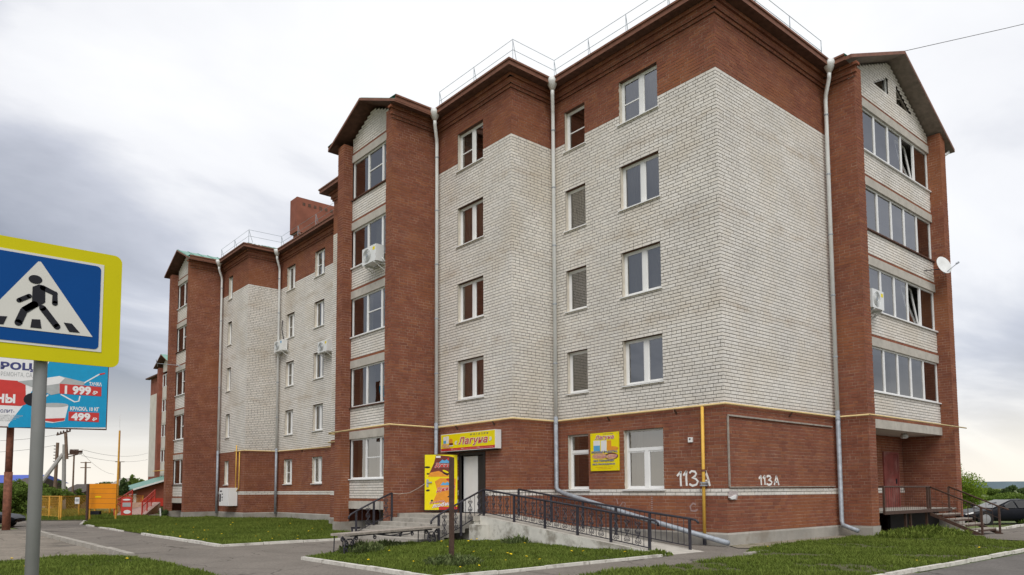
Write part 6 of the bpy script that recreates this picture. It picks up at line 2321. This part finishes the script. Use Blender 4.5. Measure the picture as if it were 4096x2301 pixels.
def car(label, pos, heading, s=1.0):
    """saloon built from cross sections; +x of the car is its nose"""
    t = thing('parked_car', label, 'car', pos)
    ch, sh = math.cos(heading), math.sin(heading)
    T = lambda p: (pos[0] + (p[0] * ch - p[1] * sh) * s * HK, pos[1] + (p[0] * sh + p[1] * ch) * s * HK, pos[2] + p[2] * s * VK)
    # stations: x, half width, bonnet/belt height, roof height, roof half width
    S = [(2.22, 0.55, 0.52, 0.54, 0.5), (2.12, 0.72, 0.62, 0.64, 0.62), (1.85, 0.84, 0.74, 0.77, 0.70), (1.4, 0.88, 0.82, 0.86, 0.74), (0.95, 0.89, 0.88, 0.94, 0.72), (0.45, 0.89, 0.91, 1.22, 0.60),
         (0.0, 0.89, 0.92, 1.41, 0.56), (-0.6, 0.89, 0.93, 1.44, 0.56), (-1.1, 0.88, 0.94, 1.38, 0.55), (-1.6, 0.87, 0.95, 1.12, 0.58), (-1.95, 0.85, 0.95, 0.99, 0.66), (-2.2, 0.78, 0.88, 0.92, 0.66), (-2.27, 0.66, 0.6, 0.62, 0.6)]
    V, F = [], []
    K = 11
    for x, w, b, r, rw in S:
        low = 0.24 if abs(x) < 2.0 else 0.32
        ring = [(-w * 0.88, low), (-w, 0.42), (-w, b - 0.12), (-w * 0.96, b), (-rw, r - 0.03), (0, r)]
        ring = ring + [(-a, z) for a, z in ring[-2::-1]]
        V += [T((x, a, z)) for a, z in ring]
    for i in range(len(S) - 1):
        for j in range(K - 1):
            F.append((i * K + j, i * K + j + 1, (i + 1) * K + j + 1, (i + 1) * K + j))
        F.append((i * K + K - 1, i * K, (i + 1) * K, (i + 1) * K + K - 1))
    F.append(tuple(range(K)))
    F.append(tuple((len(S) - 1) * K + j for j in range(K))[::-1])
    mesh_obj('body', V, F, 'car_paint', t, smooth=True)

    def quad(name, m_, pts):
        mesh_obj(name, [T(p) for p in pts], [tuple(range(len(pts)))], m_, t)
    for sd in (-1, 1):
        y = 0.885 * sd
        quad('side_window', 'car_glass', [(0.72, y * 0.985, 0.95), (0.02, y * 0.99, 0.96), (0.02, 0.60 * sd, 1.36), (0.30, 0.64 * sd, 1.22)])
        quad('side_window', 'car_glass', [(-0.05, y * 0.99, 0.96), (-1.0, y * 0.99, 0.97), (-1.05, 0.60 * sd, 1.34), (-0.05, 0.60 * sd, 1.37)])
        quad('headlight', 'lamp_glass', [(2.13, 0.735 * sd, 0.60), (1.84, 0.848 * sd, 0.68), (1.84, 0.82 * sd, 0.755), (2.10, 0.70 * sd, 0.66)])
        mb = MB()
        mb.add([T((0.72 + a, (0.92 + b) * sd, 0.98 + c)) for a in (-0.06, 0.06) for b in (0, 0.16) for c in (0, 0.13)], [(0, 1, 3, 2), (4, 6, 7, 5), (0, 4, 5, 1), (2, 3, 7, 6), (1, 5, 7, 3), (0, 2, 6, 4)])
        mb.build('mirror', 'car_paint', t)
        quad('tail_lamp', 'red_paint', [(-2.21, 0.79 * sd, 0.72), (-1.97, 0.86 * sd, 0.74), (-1.97, 0.85 * sd, 0.9), (-2.2, 0.77 * sd, 0.86)])
    quad('windscreen', 'car_glass', [(0.93, -0.70, 0.965), (0.93, 0.70, 0.965), (0.06, 0.52, 1.405), (0.06, -0.52, 1.405)])
    quad('rear_window', 'car_glass', [(-1.18, -0.52, 1.375), (-1.18, 0.52, 1.375), (-1.88, 0.62, 1.03), (-1.88, -0.62, 1.03)])
    quad('grille', 'car_dark', [(2.235, -0.4, 0.42), (2.235, 0.4, 0.42), (2.235, 0.42, 0.52), (2.235, -0.42, 0.52)])
    for x in (1.38, -1.35):
        for sd in (-1, 1):
            c0, c1 = Vector(T((x, 0.72 * sd, 0.37))), Vector(T((x, 0.915 * sd, 0.37)))
            ax = (c1 - c0).normalized()
            wd = (c1 - c0).length
            mb = MB()
            mb.lathe(c0, [(0.265 * s, 0), (0.285 * s, 0.03), (0.285 * s, wd - 0.03), (0.26 * s, wd)], 20, tuple(ax))
            w = mb.build('wheel', 'tyre', t, True)
            mb = MB()
            mb.lathe(c1 - ax * 0.01, [(0.20 * s, 0), (0.20 * s, 0.015), (0.05 * s, 0.02)], 16, tuple(ax))
            mb.build('rim', 'rim', w)
            mb = MB()
            mb.lathe(c0 + ax * (wd * 0.4), [(0.33 * s, 0), (0.33 * s, wd * 0.55)], 20, tuple(ax))
            mb.build('wheel_arch', 'car_dark', w)


cp = PX(3945, 2104, 31.0)          # under the visible front wheel
hd = math.radians(140)
car('black saloon car parked beyond the entrance stair', (cp[0] - 1.38 * math.cos(hd) + 0.9 * math.sin(hd), cp[1] - 1.38 * math.sin(hd) - 0.9 * math.cos(hd), float(cp[2])), hd, 1.0)
cp = PX(-20, 2110, 33)
car('dark car partly hidden behind the rusty billboard column', (cp[0] - 0.9, cp[1] + 0.9, 0.0), math.radians(-30), 0.95)

# ------------------------------------------------------------------ dandelions and weeds
def dandelions():
    me = None
    g = random.Random(4)
    spots, where = [], []
    WH = dict(bench_lawn='around the bench and brown post', front_lawn='before the far half of the block', car_park_lawn='beside the crossing sign', side_lawn='beside the end wall')
    for nm, k in (('bench_lawn', 22), ('front_lawn', 34), ('car_park_lawn', 6), ('side_lawn', 6)):
        poly = LAWNS[nm]
        A = np.array(poly)
        lo, hi = A.min(0), A.max(0)
        if nm == 'car_park_lawn':
            lo = np.array([-16.0, 4])
        if nm == 'front_lawn':
            hi = np.array([-3.0, 24.0])
        if nm == 'side_lawn':
            lo = np.array([-3, -5.5])
        c = 0
        while c < k:
            p = (g.uniform(lo[0], hi[0]), g.uniform(lo[1], hi[1]))
            if in_poly(np.array([p]), poly)[0]:
                spots.append(p)
                where.append(WH[nm])
                c += 1
    mb = MB()
    mb.tube([(0, 0, 0), (0.01, 0, 0.085)], 0.004, 4)
    mb.cur = 1
    mb.lathe((0.01, 0, 0.082), [(0.006, 0), (0.026, 0.008), (0.030, 0.014), (0.016, 0.022)], 9)
    first = mb.build('dandelion', ['stem', 'flower'], None)
    for i, (x, y) in enumerate(spots):
        o = first if i == 0 else first.copy()
        if i:
            col.objects.link(o)
        s = g.uniform(0.6, 1.0)
        o.location = (x, y, 0.01)
        o.scale = (s * 1.15, s * 1.15, s)
        o.rotation_euler = (g.uniform(-0.3, 0.3), g.uniform(-0.3, 0.3), g.uniform(0, 6))
        nm = where[i]
        tag(o, 'yellow dandelion flower in the grass ' + nm, 'dandelion', 'dandelions in the grass ' + nm)


dandelions()


def weed(label, x, y, r, h, n, seed, m_='leaf_weed'):
    g = np.random.default_rng(seed)
    V, F, rn = [], [], []
    for i in range(n):
        a, q = g.random() * 6.28, math.sqrt(g.random()) * r
        bx, by = x + math.cos(a) * q, y + math.sin(a) * q
        th = g.random() * 6.28
        hh = h * (0.4 + 0.7 * g.random()) * (1.15 - 0.6 * q / r)
        ln = hh * (0.3 + 0.7 * g.random())
        wd = 0.012 + 0.018 * g.random()
        dx, dy = math.cos(th), math.sin(th)
        b = len(V)
        V += [(bx, by, 0), (bx + dx * ln * 0.4 - dy * wd, by + dy * ln * 0.4 + dx * wd, hh * 0.7), (bx + dx * ln, by + dy * ln, hh), (bx + dx * ln * 0.4 + dy * wd, by + dy * ln * 0.4 - dx * wd, hh * 0.68)]
        F.append((b, b + 1, b + 2, b + 3))
        rn.append(g.random())
    o = mesh_obj('weed', V, F, m_, None, rnd=rn, base=(x, y, 0))
    tag(o, label, 'weed')


weed('leafy grey green weeds round the foot of the brown post', -8.35, 1.05, 0.6, 0.24, 900, 1)
weed('dark weed clump under the near end of the bench', -8.2, 5.15, 0.55, 0.30, 700, 2)
weed('tall weeds growing against the white ramp base', -3.75, 4.4, 0.45, 0.32, 200, 3)
weed('weeds growing under the middle of the bench', -6.9, 6.2, 0.6, 0.22, 500, 4)
weed('tall grass tuft in front of the entrance platform', 8.6, -1.9, 1.1, 0.36, 1300, 5, 'grass')
weed('tall grass clump left of the entrance stair foot', 6.9, -1.7, 0.9, 0.28, 800, 6, 'grass')
weed('grass clump at the kerb end of the ramp', -3.6, -0.5, 0.35, 0.16, 250, 7, 'grass')
weed('bushy tuft on the verge beside the parked black car', 19.6, -2.2, 0.9, 0.35, 600, 8, 'leaf_mid')
weed('second bushy tuft beside the parked black car', 21.6, -2.9, 0.8, 0.35, 600, 9, 'leaf_mid')
